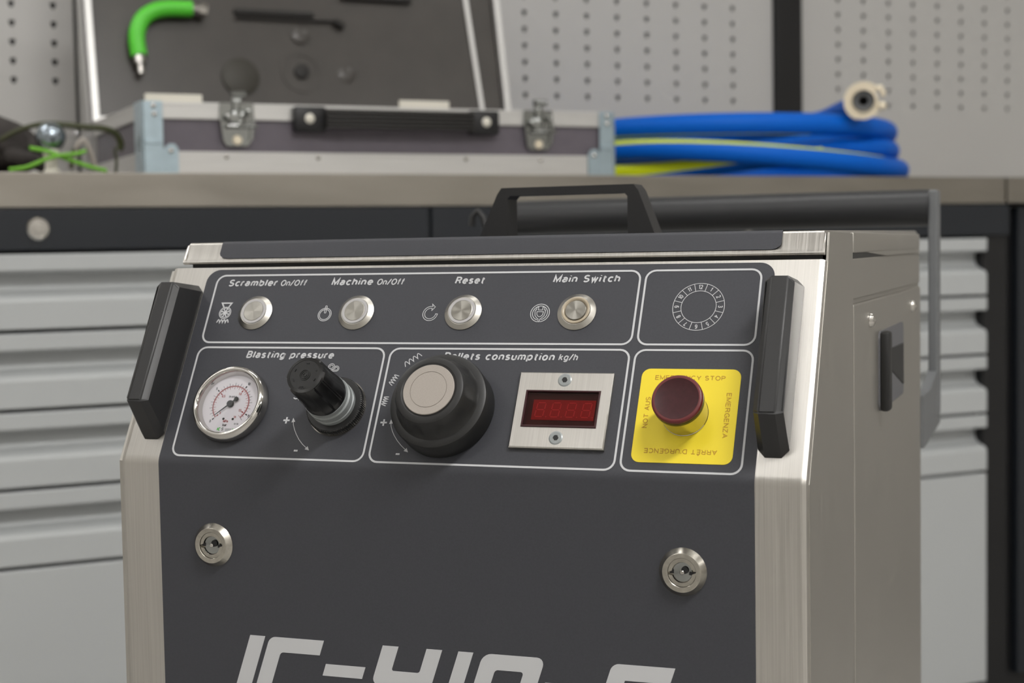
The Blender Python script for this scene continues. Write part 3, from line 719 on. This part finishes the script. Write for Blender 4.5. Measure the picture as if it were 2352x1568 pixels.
for (x0, x1) in ((-.0115, .0285),):
    o = rrect(x0, x1, zb, ZT, .0055, 5); i = rrect(x0+.0108, x1-.0108, zb+T, ZT-T, .002, 5)
    # ring polygon split in two halves
    k = len(o)//2
    poly([p for p in o[:k]] + [p for p in i[:k][::-1]]); poly(o[k-1:] + i[k-1:][::-1]); poly([o[-1], o[0], i[0], i[-1]])
poly([(.0330, ZT-.0147), (.0600, ZT-.0147), (.0600, ZT-.0223), (.0330, ZT-.0223)])
r = .004; x0, x1 = .0700, .1080
poly([(x1, ZT)] + corner(x0+r, ZT-r, r, 90, 180) + corner(x0+r, ZT-.0278+r, r, 180, 270) + [(x1-W, ZT-.0278), (x1-W, zb+T), (x0, zb+T), (x0, zb)] +
     corner(x1-r, zb+r, r, 270, 360) + corner(x1-r, ZT-.0182-r, r, 0, 90) + [(x0+W, ZT-.0182), (x0+W, ZT-T), (x1, ZT-T)])
obj('large_lettering', bm, PRINT, sh, ML)
# push bar at the rear with its brackets
bm = B(); box(bm, (.1800, .728, -.04), (.1895, .758, .184), .002); obj('push_bar_leg', bm, LEGG, mach, MM)
bm = B(); box(bm, (-.2765, .728, -.04), (-.2670, .758, .184), .002); obj('push_bar_leg', bm, LEGG, mach, MM)
bm = B(); sweep(bm, [(-.2672, .743, .1665), (.1802, .743, .1665)], .0185, 32); obj('push_bar', bm, mat('dark_grey_tube', (46, 47, 49), .38, spec=.5), mach, MM, smooth=40)
for x0, x1 in ((.1795, .1885), (-.2760, -.2670)):
    bm = B(); prism(bm, [(.597, -.056), (.62, -.056), (.762, -.050), (.762, .002), (.735, .006), (.66, -.008), (.597, -.008)], x0, x1, axis=0)
    obj('push_bar_bracket', bm, LEGG, mach, MM)
bm = B(); sweep(bm, [(-.2770, .705, .12), (-.2790, .705, .150), (-.2830, .705, .168), (-.2890, .705, .1745), (-.2950, .705, .168), (-.2960, .705, .158)], .0035, 10); box(bm, (-.2800, .600, .112), (-.2740, .712, .128), .001)
obj('cable_hook', bm, HND, mach, MM, smooth=40)
# castors and chassis
obj('chassis', bx((XL+.005, .02, -.718), (XR-.005, .59, -.7005)), BLKE, mach, MM)
for x in (XL+.04, XR-.04):
    for y in (.08, .53):
        c = obj('castor', bx((x-.02, y-.02, -.745), (x+.02, y+.02, -.7185), .003), CHROME, mach, MM)
        bm = lathe(B(), [(0, -.015), (.030, -.015), (.033, -.010), (.033, .010), (.030, .015), (0, .015)], 32)
        obj('wheel', bm, RUB, c, MM @ Matrix.Translation((x, y, -Z0+.0335)) @ Matrix.Rotation(pi/2, 4, 'Y'), smooth=40)

# ------------------------------------------------------------ workbench
ZT_ = .2535; DF = 2.30
MBW = lambda s, d: MB @ Matrix.Translation((s, d, -Z0))
def cabinet(s0, s1, label, d0=DF+.012, lockz=.1734, rows=4):
    t = thing('drawer_cabinet', label, 'cabinet', MBW((s0+s1)/2, d0+.3))
    bk = d0+.62; a, b = s0+.061, s1-.061
    bm = B(); box(bm, (s0+.001, d0, -Z0+.06), (a-.0015, bk, .2025)); box(bm, (b+.0015, d0, -Z0+.06), (s1-.001, bk, .2025))
    box(bm, (a-.0015, d0+.06, -Z0+.06), (b+.0015, bk, .2025)); box(bm, (s0+.02, d0+.04, -Z0), (s1-.02, bk-.03, -Z0+.06))
    obj('carcass', bm, BLKE, t, MB)
    top = obj('drawer', bx((s0+.002, d0-.010, .1425), (s1-.002, d0+.05, .2020), .002), ANTH, t, MB)
    lk = MB @ Matrix.Translation(((s0+s1)/2, d0-.0100, lockz)) @ Matrix.Rotation(pi/2, 4, 'X')
    lo = obj('lock', lathe(B(), [(0, .000), (.0165, .000), (.0165, .003), (.0140, .006), (.0120, .006), (.0115, .004), (.0075, .004), (.0070, .0055), (0, .0055)], 40), CHROME, top, lk, smooth=30)
    pz = .1128; ztop = .1375
    for k in range(rows):
        z1 = ztop-pz*k; z0 = z1-pz+.0055; dd = d0-.012
        # profile (depth, height): lip, recess, swelling lower face
        pr = [(dd+.050, z1), (dd+.002, z1), (dd, z1-.002), (dd, z1-.0225), (dd+.002, z1-.0245), (dd+.030, z1-.0265), (dd+.033, z1-.0300), (dd+.033, z1-.0430), (dd+.028, z1-.0520), (dd+.014, z1-.0585), (dd+.004, z1-.0620), (dd, z1-.0680), (dd, z0+.002), (dd+.002, z0), (dd+.050, z0)]
        obj('drawer', prism(B(), pr, a, b, axis=0), DRW, t, MB, smooth=32)
    z1 = ztop-pz*rows
    obj('drawer', bx((a, d0-.012, -Z0+.08), (b, d0+.04, z1), .002), DRW, t, MB)
    return t
cabinet(-.246, .964, 'anthracite drawer cabinet with light grey drawers, left of the machine, under the open case')
cabinet(.964, 2.172, 'anthracite drawer cabinet with light grey drawers, right of the machine, under the blue hose', lockz=.1712)
t = thing('tall_cabinet', 'dark cabinet at the far right end of the workbench', 'cabinet', MBW(2.52, DF+.3))
obj('carcass', bx((2.174, DF+.03, -Z0), (2.86, DF+.64, .2025), .002), BLKE, t, MB)
obj('door', bx((2.20, DF+.010, -Z0+.08), (2.84, DF+.03, .196), .003), ANTH, t, MB)
w = obj('worktop', bx((-.70, DF, .2030), (2.158, 3.04, ZT_), .0015), STEELB, None, MB)
tag(w, 'long stainless steel worktop across both grey drawer cabinets', 'worktop')
w = obj('worktop', bx((2.160, DF-.004, .2040), (2.90, 3.04, ZT_), .0015), STEELB, None, MB)
tag(w, 'short steel worktop section at the far right end of the bench', 'worktop')
t = thing('drawer_cabinet', 'dark plain cabinet at the far left end of the workbench', 'cabinet', MBW(-.5, DF+.3))
obj('carcass', bx((-.70, DF+.012, -Z0), (-.248, DF+.63, .2025)), ANTH, t, MB)

# ------------------------------------------------------------ perforated wall panels
def pegboard(s0, s1, cols, label):
    z0, z1 = .262, 1.06; pz = .0352; zb = .4636; rows = 15
    bm = B(); hw, hh = .0054, .0058; D = 3.046; th = .0016
    cs = sorted(cols); xb = [s0] + [(a+b)/2 for a, b in zip(cs, cs[1:])] + [s1]
    zbs = [zb+pz*r for r in range(rows)]; zl = [z0, zb-pz/2] + [zb+pz*(r+.5) for r in range(rows-1)] + [zb+pz*(rows-.5), z1]
    V = {}
    def vt(x, z, d=D):
        k = (round(x, 5), round(z, 5), round(d, 5))
        if k not in V: V[k] = bm.verts.new((x, d, z))
        return V[k]
    for i, c in enumerate(cs):
        xa, xc = xb[i], xb[i+1]
        bm.faces.new((vt(xa, z0), vt(xc, z0), vt(xc, zl[1]), vt(xa, zl[1])))
        bm.faces.new((vt(xa, zl[-2]), vt(xc, zl[-2]), vt(xc, z1), vt(xa, z1)))
        for r in range(rows):
            za, zc, zm = zl[r+1], zl[r+2], zbs[r]
            h = [(c-hw, zm+hh), (c+hw, zm+hh), (c+hw, zm-.001), (c+.0022, zm-hh-.001), (c-.0022, zm-hh-.001), (c-hw, zm-.001)]
            hv = [vt(*p) for p in h]; hb = [vt(p[0], p[1], D+.006) for p in h]
            A, Bv, Cv, Dv = vt(xa, zc), vt(xc, zc), vt(xc, za), vt(xa, za)
            bm.faces.new((A, Bv, hv[1], hv[0])); bm.faces.new((Bv, Cv, hv[3], hv[2], hv[1])); bm.faces.new((Cv, Dv, hv[4], hv[3])); bm.faces.new((Dv, A, hv[0], hv[5], hv[4]))
            for k in range(6): bm.faces.new((hv[k], hv[(k+1) % 6], hb[(k+1) % 6], hb[k]))
    me_ = thing('perforated_panel', label, 'panel', MB @ Matrix.Translation(((s0+s1)/2, D, z0)))
    o = obj('sheet', bm, PEG, me_, MB)
    obj('backing', bx((s0+.001, D+.0062, z0+.001), (s1-.001, D+.012, z1-.001)), BLKE, me_, MB)
    bm = B(); box(bm, (s0, D+.0003, z0-.004), (s1, D+.012, z0-.0002)); box(bm, (s0-.004, D+.0003, z0-.004), (s0-.0003, D+.012, z1)); box(bm, (s1+.0003, D+.0003, z0-.004), (s1+.004, D+.012, z1))
    obj('rim', bm, PEG, me_, MB)
    return me_
g = .0758
pegboard(-.62, .548, [.516-g*k for k in range(0, 15)], 'light grey perforated tool panel left of the open case lid')
pegboard(.640, 2.143, [2.0367-.0762*k for k in range(0, 18)], 'light grey perforated tool panel between the case lid and the black post')
pegboard(2.226, 3.45, [2.3353+.0754*k for k in range(0, 14)], 'light grey perforated tool panel right of the black post')
def post(s0, s1, label, m=BLKE):
    o = obj('wall_post', bx((s0, 3.03, ZT_+.0004), (s1, 3.098, 1.30), .002), m, None, MB); tag(o, label, 'post')
post(2.149, 2.220, 'black upright post between two perforated panels behind the blue hose')
post(.560, .628, 'grey upright post behind the left edge of the case lid', PEG)

# ------------------------------------------------------------ flight case
CS0, CS1, CD0, CD1, CZ0, CZ1 = .517, 1.306, 2.32, 2.70, ZT_+.0004, .3595
fc = thing('flight_case', 'open grey flight case with aluminium edges, black handle and chrome latches', 'case', MB @ Matrix.Translation(((CS0+CS1)/2, (CD0+CD1)/2, CZ0)))
i = .008
bm = B()
box(bm, (CS0+.004, CD0+.004, CZ0), (CS1-.004, CD0+.012, CZ1-.003)); box(bm, (CS0+.004, CD1-.012, CZ0), (CS1-.004, CD1-.004, CZ1-.003))
box(bm, (CS0+.004, CD0+.012, CZ0), (CS0+.012, CD1-.012, CZ1-.003)); box(bm, (CS1-.012, CD0+.012, CZ0), (CS1-.004, CD1-.012, CZ1-.003))
box(bm, (CS0+.012, CD0+.012, CZ0), (CS1-.012, CD1-.012, CZ0+.008))
obj('shell', bm, CASEL, fc, MB)
def rim(z0, z1, groove=True):
    bm = B()
    for a, b in (((CS0, CD0), (CS1, CD0+.0042)), ((CS0, CD1-.0042), (CS1, CD1)), ((CS0, CD0+.0042), (CS0+.0042, CD1-.0042)), ((CS1-.0042, CD0+.0042), (CS1, CD1-.0042))):
        box(bm, (a[0], a[1], z0), (b[0], b[1], z1), .0006)
    for a, b in (((CS0-.0008, CD0-.0008), (CS1+.0008, CD0)), ((CS0-.0008, CD0), (CS0, CD1))):
        for zz in ((z0+.001, z0+.005), (z1-.005, z1-.001)):
            box(bm, (a[0], a[1], zz[0]), (b[0], b[1], zz[1]))
    return bm
obj('upper_profile', rim(.3345, CZ1), ALU, fc, MB); obj('lower_profile', rim(CZ0, .2865), ALU, fc, MB)
for s in (.785, 1.035, .64, 1.17):
    bm = lathe(B(), [(0, .0026), (.0022, .0022), (.0036, .0008), (.0036, 0)], 20); obj('rivet', bm, CHROME, fc, MB @ Matrix.Translation((s, CD0-.0008, .279)) @ Matrix.Rotation(pi/2, 4, 'X'), smooth=60)
def corner_b(s0, s1, foot):
    bm = B(); a, b = min(s0, s1), max(s0, s1)
    box(bm, (a, CD0-.0030, CZ0), (b, CD0-.0010, .3600), .0005)
    f0, f1 = (b, b+.022) if foot > 0 else (a-.022, a)
    prism(bm, [(f0, CZ0), (f1, CZ0), (f1, .290), ((f1-.005) if foot > 0 else f1, .2975), ((f1-.014) if foot > 0 else f0-.004, .2975), (f0, .290)] if foot > 0 else
          [(f0, CZ0), (f1, CZ0), (f1, .290), (f1-.004, .2975), (f0+.006, .2975), (f0, .290)], CD0-.0030, CD0-.0010, axis=1)
    x0, x1 = (a-.0030, a-.0010) if foot > 0 else (b+.0010, b+.0030)
    box(bm, (x0, CD0-.0030, CZ0), (x1, CD0+.045, .3600), .0005)
    box(bm, (a+.002, CD0-.0048, .2965), (b-.002, CD0-.0030, .3035), .0008)
    o = obj('corner_bracket', bm, ZINC, fc, MB)
    cx = (a+b)/2
    for px, pz_ in ((cx+.001, .353), (cx+.002, .3405), ((f0+f1)/2, .287)):
        bmr_ = lathe(B(), [(0, .0030), (.0024, .0026), (.0040, .0010), (.0042, 0)], 20); obj('rivet', bmr_, CHROME, o, MB @ Matrix.Translation((px, CD0-.0030, pz_)) @ Matrix.Rotation(pi/2, 4, 'X'), smooth=60)
corner_b(CS0-.001, .545, 1); corner_b(1.281, CS1+.001, -1)
def latch(s):
    M = MB @ Matrix.Translation((s, CD0-.0012, .3280)) @ Matrix.Rotation(pi/2, 4, 'X')
    bm = B(); prism(bm, [(-.026, .032), (.026, .032), (.027, .010), (.023, -.024), (.016, -.033), (-.016, -.033), (-.023, -.024), (-.027, .010)], 0, .0022)
    for sx in (-1, 1): prism(bm, [(sx*.027, .010), (sx*.022, .010), (sx*.018, -.024), (sx*.023, -.024)], .0022, .0062)
    lt = obj('butterfly_latch', bm, LCH, fc, M)
    bm = B(); lathe(bm, [(0, .0022), (.0135, .0022), (.0140, .0070), (.0120, .0100), (.0060, .0110), (.0055, .0085), (0, .0085)], 40, (0, .008)); obj('turn_disc', bm, LCH, lt, M, smooth=40)
    bm = B(); box(bm, (-.017, -.006, .008), (.030, -.001, .0125), .0015); box(bm, (-.020, .004, .009), (-.012, .014, .0155), .002); box(bm, (.012, .012, .009), (.020, .022, .0155), .002); obj('butterfly_wing', bm, LCH, lt, M, smooth=30)
    bm = B(); lathe(bm, [(0, .0050), (.0055, .0048), (.0075, .0022)], 28, (0, -.024)); obj('latch_stud', bm, BRASS, lt, M, smooth=50)
    bm = B(); box(bm, (-.006, .014, .004), (.006, .040, .0075), .001); sweep(bm, [(-.009, .044, .006), (.013, .044, .006)], .0052, 16); box(bm, (-.009, .034, .0035), (-.005, .044, .008)); obj('latch_hook', bm, LCH, lt, M, smooth=35)
latch(.657); latch(1.166)
# carrying handle
hd = obj('case_handle', bx((.744, CD0-.016, .3175), (.796, CD0-.001, .3565), .004), BLKE, fc, MB, smooth=35)
obj('handle_end', bx((1.038, CD0-.016, .3175), (1.090, CD0-.001, .3565), .004), BLKE, hd, MB, smooth=35)
bm = B()
for k in range(5): box(bm, (.792, CD0-.026, .3225+.0062*k), (1.042, CD0-.012, .3277+.0062*k), .0018)
obj('ribbed_grip', bm, RUB, hd, MB, smooth=35)
for s in (.768, 1.066):
    bm = lathe(B(), [(0, .0034), (.004, .0030), (.0075, .0008), (.0078, 0)], 24); obj('rivet', bm, WHITE, hd, MB @ Matrix.Translation((s, CD0-.016, .3375)) @ Matrix.Rotation(pi/2, 4, 'X'), smooth=60)
for s0, s1 in ((.522, .607), (.925, 1.010)):
    obj('locating_tab', bx((s0, CD0+.0045, .350), (s1, CD0+.012, .3715), .001), WHITE, fc, MB)
# lid, leaning back 12 degrees
ML_ = MB @ Matrix.Translation((0, CD1, CZ1+.001)) @ Matrix.Rotation(radians(-12), 4, 'X')
LH = .38; TH = .055
bm = B(); box(bm, (CS0+.004, TH-.006, .002), (CS1-.004, TH, LH)); box(bm, (CS0+.003, .004, .002), (CS0+.010, TH-.006, LH)); box(bm, (CS1-.010, .004, .002), (CS1-.003, TH-.006, LH)); box(bm, (CS0+.01, .004, .002), (CS1-.01, TH-.006, .008)); box(bm, (CS0+.01, .004, LH-.008), (CS1-.01, TH-.006, LH))
cl = obj('case_lid', bm, CASEL, fc, ML_)
bm = B()
for a, b in (((CS0, 0, 0), (CS0+.012, .012, LH)), ((CS1-.012, 0, 0), (CS1, .012, LH)), ((CS0+.012, 0, 0), (CS1-.012, .012, .010)), ((CS0+.012, 0, LH-.012), (CS1-.012, .012, LH)), ((CS0-.001, TH-.022, 0), (CS0+.003, TH+.001, LH)), ((CS1-.003, TH-.022, 0), (CS1+.001, TH+.001, LH))): box(bm, a, b, .001)
obj('lid_profile', bm, ALU, cl, ML_)
obj('lid_lining', bx((CS0+.0125, .0135, .0105), (CS1-.0125, .020, LH-.0125), .001), LINER, cl, ML_)
bm = B(); prism(bm, [(1.2455, .012), (1.2545, .012), (1.2375, .370), (1.2285, .370)], .0085, .0130, axis=1); obj('slanted_strip', bm, ALU, cl, ML_)  # pale slanted strip along the right of the lid lining
for s, z, r, h in ((.783, .090, .034, .005), (.898, .104, .014, .006), (.902, .173, .017, .005), (.985, .103, .017, .0015)):
    M = ML_ @ Matrix.Translation((s, .0135, z)) @ Matrix.Rotation(pi/2, 4, 'X')
    o = obj('round_pad', lathe(B(), [(0, h), (r-.002, h), (r, h-.001), (r, 0), (0, 0)], 40), PADM if r == .034 else (RUB if r == .014 else LINER), cl, M, smooth=30)
M = ML_ @ Matrix.Translation((.898, .0134, .104)) @ Matrix.Rotation(pi/2, 4, 'X')
obj('spacer_ring', lathe(B(), [(.030, 0), (.030, .0015), (.0385, .0015), (.0385, 0)], 40), LINER, cl, M)
bm = B(); box(bm, (.780, .006, .207), (.930, .0135, .217), .002); sweep(bm, [(.782, .006, .200), (.968, .006, .200)], .0026, 10); sweep(bm, [(.968, .006, .200), (.985, .006, .190)], .007, 10); obj('straight_lance', bm, RUB, cl, ML_)
bm = B(); box(bm, (.985, .002, .243), (1.125, .0135, .275), .003); obj('tool_block', bm, RUB, cl, ML_)
# green bent hose clipped in the lid
gh = thing('bent_green_hose', 'bright green bent hose with metal ends clipped inside the case lid', 'hose', ML_ @ Matrix.Translation((.60, .002, .12)))
pts = [(.602, -.006, .1160), (.600, -.006, .142), (.603, -.006, .163), (.614, -.006, .184), (.634, -.006, .198), (.660, -.006, .204), (.700, -.006, .205)]
obj('tube', sweep(B(), smoothp(pts), .0142, 16), GRH, gh, ML_, smooth=60)
bm = B(); sweep(bm, [(.602, -.006, .1160), (.603, -.006, .102)], .0115, 14); sweep(bm, [(.603, -.006, .102), (.6035, -.006, .084)], .0065, 12); obj('fitting', bm, CHROME, gh, ML_, smooth=40)
bm = B(); sweep(bm, [(.700, -.006, .205), (.712, -.006, .205)], .0110, 14); sweep(bm, [(.712, -.006, .205), (.726, -.006, .203)], .0135, 8); obj('fitting', bm, CHROME, gh, ML_, smooth=40)
obj('clip', bx((.598, -.002, .150), (.606, .0130, .160), .001), CHROME, gh, ML_)

# ------------------------------------------------------------ blue hose coil
hr = .0203
hz = thing('coiled_air_hose', 'coil of thick blue air hose with yellow stripe lying right of the case', 'hose', MB @ Matrix.Translation((1.80, 2.64, ZT_)))
SCX, SCD, RS, RD = 1.768, 2.655, .326, .285
def sm(x): x = min(1, max(0, x)); return x*x*(3-2*x)
path = []; M_ = 100                                  # samples per turn; every turn starts at -180 deg (left) and passes the front at -90
lay = lambda k: ZT_+hr+.0006+.0392*k
def zr(turn, th):
    f = sm((th+160)/110)                           # crossing on the front arc
    g = sm((th-20)/140)                            # return round the back
    if turn == 0: z = lay(0)*(1-f)+lay(1)*f; rr = -.034*sin(pi*min(1, max(0, (th+178)/125))); z = z*(1-g)+lay(1)*g
    elif turn == 1: z = lay(1)*(1-f)+lay(0)*f; rr = .022*sin(pi*min(1, max(0, (th+175)/200))); z = z*(1-g)+lay(2)*g
    else: z = lay(2); rr = .004*sin(radians(th*2)); z = z - .004*sm((th+90)/90)
    return z, rr
for turn in range(3):
    for k in range(M_):
        th = -180+360*k/M_
        if turn == 2 and th > 120: break
        z, rr = zr(turn, th); a = radians(th)
        path.append(Vector((SCX+(RS+rr)*cos(a), SCD+(RD+rr)*sin(a), z)))
path += smoothp([tuple(path[-1]), (1.56, 2.84, ZT_+.098), (1.60, 2.78, ZT_+.100), (1.72, 2.72, ZT_+.105), (1.85, 2.67, ZT_+.112), (1.935, 2.60, ZT_+.124), (1.93, 2.52, ZT_+.134), (1.90, 2.44, ZT_+.139), (1.8695, 2.374, ZT_+.1400)], 8)[1:]
hp = path; N = len(hp)-1
obj('hose', sweep(B(), hp, hr, 20), BLUE, hz, MB, smooth=60)
def stripe(i0, i1, w0, w1, ph0, ph1):
    bm = B(); L = []
    for i in range(i0, i1+1):
        f = (i-i0)/(i1-i0); P = hp[i]; d = (hp[min(i+1, N)]-hp[max(i-1, 0)]).normalized()
        out = Vector((P.x-SCX, P.y-SCD, 0)).normalized(); out = (out-d*out.dot(d)).normalized(); up = out.cross(d).normalized()
        if up.z < 0: up = -up
        ph = radians(ph0+(ph1-ph0)*f); row = []; ww = w0+(w1-w0)*f
        for q in (-1, -.6, -.2, .2, .6, 1):
            a = ph+q*ww/hr/2; row.append(bm.verts.new(P+(out*cos(a)+up*sin(a))*(hr+.0004)))
        L.append(row)
    for a, b in zip(L, L[1:]):
        for k in range(5): bm.faces.new((a[k], a[k+1], b[k+1], b[k]))
    return bm
obj('yellow_stripe', stripe(0, 26, .026, .010, 0, 10), HYEL, hz, MB, smooth=60)
obj('yellow_stripe', stripe(M_+2, M_+32, .011, .004, 35, 62), HYEL, hz, MB, smooth=60)
obj('yellow_stripe', stripe(2*M_+4, 2*M_+24, .006, .003, -52, -70), HYEL, hz, MB, smooth=60)
# claw coupling, facing the camera on top of the coil
cc = MB @ Vector((1.843, 2.330, .3932)); ax = (CAM-cc).normalized(); ex = Vector((0, 0, 1)).cross(ax).normalized(); ey = ax.cross(ex)
MK = Matrix((ex, ey, ax)).transposed().to_4x4(); MK.translation = cc
ck = thing('claw_coupling', 'pale metal claw coupling standing on top of the blue hose coil', 'coupling', MK)
bm = lathe(B(), [(.0140, -.014), (.0215, -.014), (.0250, -.004), (.0265, .006), (.0260, .010), (.0215, .012), (.0200, .008), (.0195, 0), (.0140, -.002)], 48); obj('ring', bm, BRASS, ck, MK, smooth=50)
bm = B()
for a0, a1 in ((38, 250), ):
    prism(bm, arc(0, 0, .0355, a0, a1, 24)+arc(0, 0, .0255, a1, a0, 24), -.008, .012)
prism(bm, arc(0, 0, .0335, 250, 345, 14)+arc(0, 0, .0250, 345, 250, 14), -.008, .010)
bmesh.ops.bevel(bm, geom=[e for e in bm.edges if e.is_manifold and e.calc_face_angle(0) > 1], offset=.002, segments=2, affect='EDGES')
obj('claw_flange', bm, BRASS, ck, MK, smooth=50)
bm = B(); box(bm, (.020, .016, -.004), (.036, .028, .014), .004); box(bm, (.030, .006, -.004), (.040, .020, .012), .004); obj('claw', bm, BRASS, ck, MK, smooth=40)
bm = lathe(B(), [(0, -.006), (.006, -.006), (.008, .004), (.0085, .012), (.006, .016), (0, .017)], 20, (.033, -.010)); obj('claw', bm, BRASS, ck, MK, smooth=50)
bm = lathe(B(), [(.0085, -.006), (.0090, .003), (.0160, .006), (.0200, .003), (.0200, -.006)], 40); obj('rubber_seal', bm, mat('grey_seal', (92, 94, 96), .6), ck, MK, smooth=50)
bm = lathe(B(), [(0, -.030), (.015, -.030), (.015, -.013), (.0095, -.006), (.0085, -.006), (.0080, -.028), (0, -.028)], 32); obj('shank', bm, RUB, ck, MK, smooth=50)

# ------------------------------------------------------------ things left of the case
# dark work glove
gv = thing('work_glove', 'crumpled dark grey work glove at the left end of the worktop', 'glove', MB @ Matrix.Translation((.29, 2.47, ZT_)))
bm = B(); bmesh.ops.create_icosphere(bm, subdivisions=5, radius=1)
for v in bm.verts:
    p = v.co.copy(); q = p*3
    k = 1+.05*sin(q.x*2.3+1)*cos(q.z*2.0)+.05*sin(q.y*3+q.x)
    top = max(0, p.z)
    v.co = Vector((.292+p.x*.112*k, 2.50+p.y*.085*k, ZT_+.047+.046*k*p.z+.006*sin(p.x*5)))
    if v.co.z < ZT_+.0005: v.co.z = ZT_+.0005
obj('palm', bm, GLOVE, gv, MB, smooth=80)
for k, (sy, dz) in enumerate(((2.435, .030), (2.455, .052), (2.49, .060), (2.53, .046))):
    pts = smoothp([(.335, sy, ZT_+dz+.004), (.362, sy-.006, ZT_+dz-.002), (.382, sy-.010, ZT_+dz-.010), (.394, sy-.012, ZT_+max(dz-.026, .013))])
    obj('finger', sweep(B(), pts, lambda f: .0135-.003*f, 14), GLOVE, gv, MB, smooth=80)
# safety goggles
sg = thing('safety_goggles', 'clear safety goggles with dark olive frame standing left of the flight case', 'goggles', MB @ Matrix.Translation((.43, 2.39, ZT_)))
pts = [(.325, 2.40, ZT_+.052), (.350, 2.385, ZT_+.066), (.375, 2.375, ZT_+.073), (.40, 2.372, ZT_+.0745), (.44, 2.372, ZT_+.071), (.470, 2.374, ZT_+.069), (.488, 2.380, ZT_+.062), (.4965, 2.385, ZT_+.048), (.4940, 2.387, ZT_+.038)]
obj('brow_frame', sweep(B(), smoothp(pts), lambda f: .0034+.0022*f, 12), OLIVE, sg, MB, smooth=60)
bm = B(); L = []
for k in range(21):
    f = k/20; s = .378+.108*f; dd = 2.376+.012*(2*f-1)**2; zt = ZT_+.070-.004*f; zb_ = ZT_+.012+.02*abs(2*f-1.05)**2+ (.022 if .42 < f < .62 else 0)
    L.append([bm.verts.new((s, dd, zt)), bm.verts.new((s, dd-.006, (zt+zb_)/2)), bm.verts.new((s, dd, zb_))])
for a, b in zip(L, L[1:]):
    bm.faces.new((a[0], a[1], b[1], b[0])); bm.faces.new((a[1], a[2], b[2], b[1]))
bmesh.ops.solidify(bm, geom=bm.faces[:], thickness=.0018)
obj('lens', bm, CLEAR, sg, MB, smooth=60)
bm = B(); sweep(bm, smoothp([(.420, 2.378, ZT_+.010), (.428, 2.370, ZT_+.040), (.438, 2.368, ZT_+.052), (.448, 2.370, ZT_+.036), (.458, 2.378, ZT_+.008)]), .0036, 10); obj('nose_bridge', bm, mat('clear_grey_plastic', (176, 168, 160), .25), sg, MB, smooth=60)
bm = B(); sweep(bm, smoothp([(.424, 2.366, ZT_+.038), (.419, 2.364, ZT_+.022), (.420, 2.364, ZT_+.008)]), .0026, 8); obj('nose_pad', bm, OLIVE, sg, MB, smooth=60)
bm = B(); sweep(bm, smoothp([(.488, 2.386, ZT_+.040), (.489, 2.384, ZT_+.02), (.487, 2.384, ZT_+.003)]), .0022, 8); obj('side_arm', bm, OLIVE, sg, MB, smooth=60)
# chrome ball joint
cb = thing('chrome_ball_nozzle', 'small chrome ball on a short pale stem beside the glove', 'ball', MB @ Matrix.Translation((.392, 2.335, ZT_)))
bm = B(); bmesh.ops.create_uvsphere(bm, u_segments=32, v_segments=20, radius=.0215); bmesh.ops.translate(bm, verts=bm.verts, vec=(.3875, 2.345, ZT_+.0535)); obj('ball', bm, mat('mirror_chrome', (150, 160, 168), .08, 1), cb, MB, smooth=80)
bm = lathe(B(), [(0, 0), (.0120, 0), (.0125, .003), (.0095, .006), (.0090, .022), (.0115, .026), (.0115, .036), (0, .036)], 28, (.3875, 2.345)); bmesh.ops.translate(bm, verts=bm.verts, vec=(0, 0, ZT_+.0003)); obj('stem', bm, WHITE, cb, MB, smooth=40)
# green cord
gc = thing('green_cord', 'loose bright green cord crossing in front of the glove', 'cord', MB @ Matrix.Translation((.40, 2.32, ZT_)))
z = ZT_
obj('strand', sweep(B(), smoothp([(.325, 2.325, z+.0045), (.350, 2.322, z+.0085), (.372, 2.318, z+.018), (.392, 2.316, z+.024), (.420, 2.318, z+.028), (.432, 2.32, z+.032)]), .0036, 10, flat=.8), GRC, gc, MB, smooth=60)
obj('strand', sweep(B(), smoothp([(.355, 2.330, z+.036), (.380, 2.326, z+.031), (.402, 2.3235, z+.022), (.424, 2.3235, z+.014), (.445, 2.325, z+.0075), (.462, 2.33, z+.0042)]), .0040, 10, flat=.8), GRC, gc, MB, smooth=60)
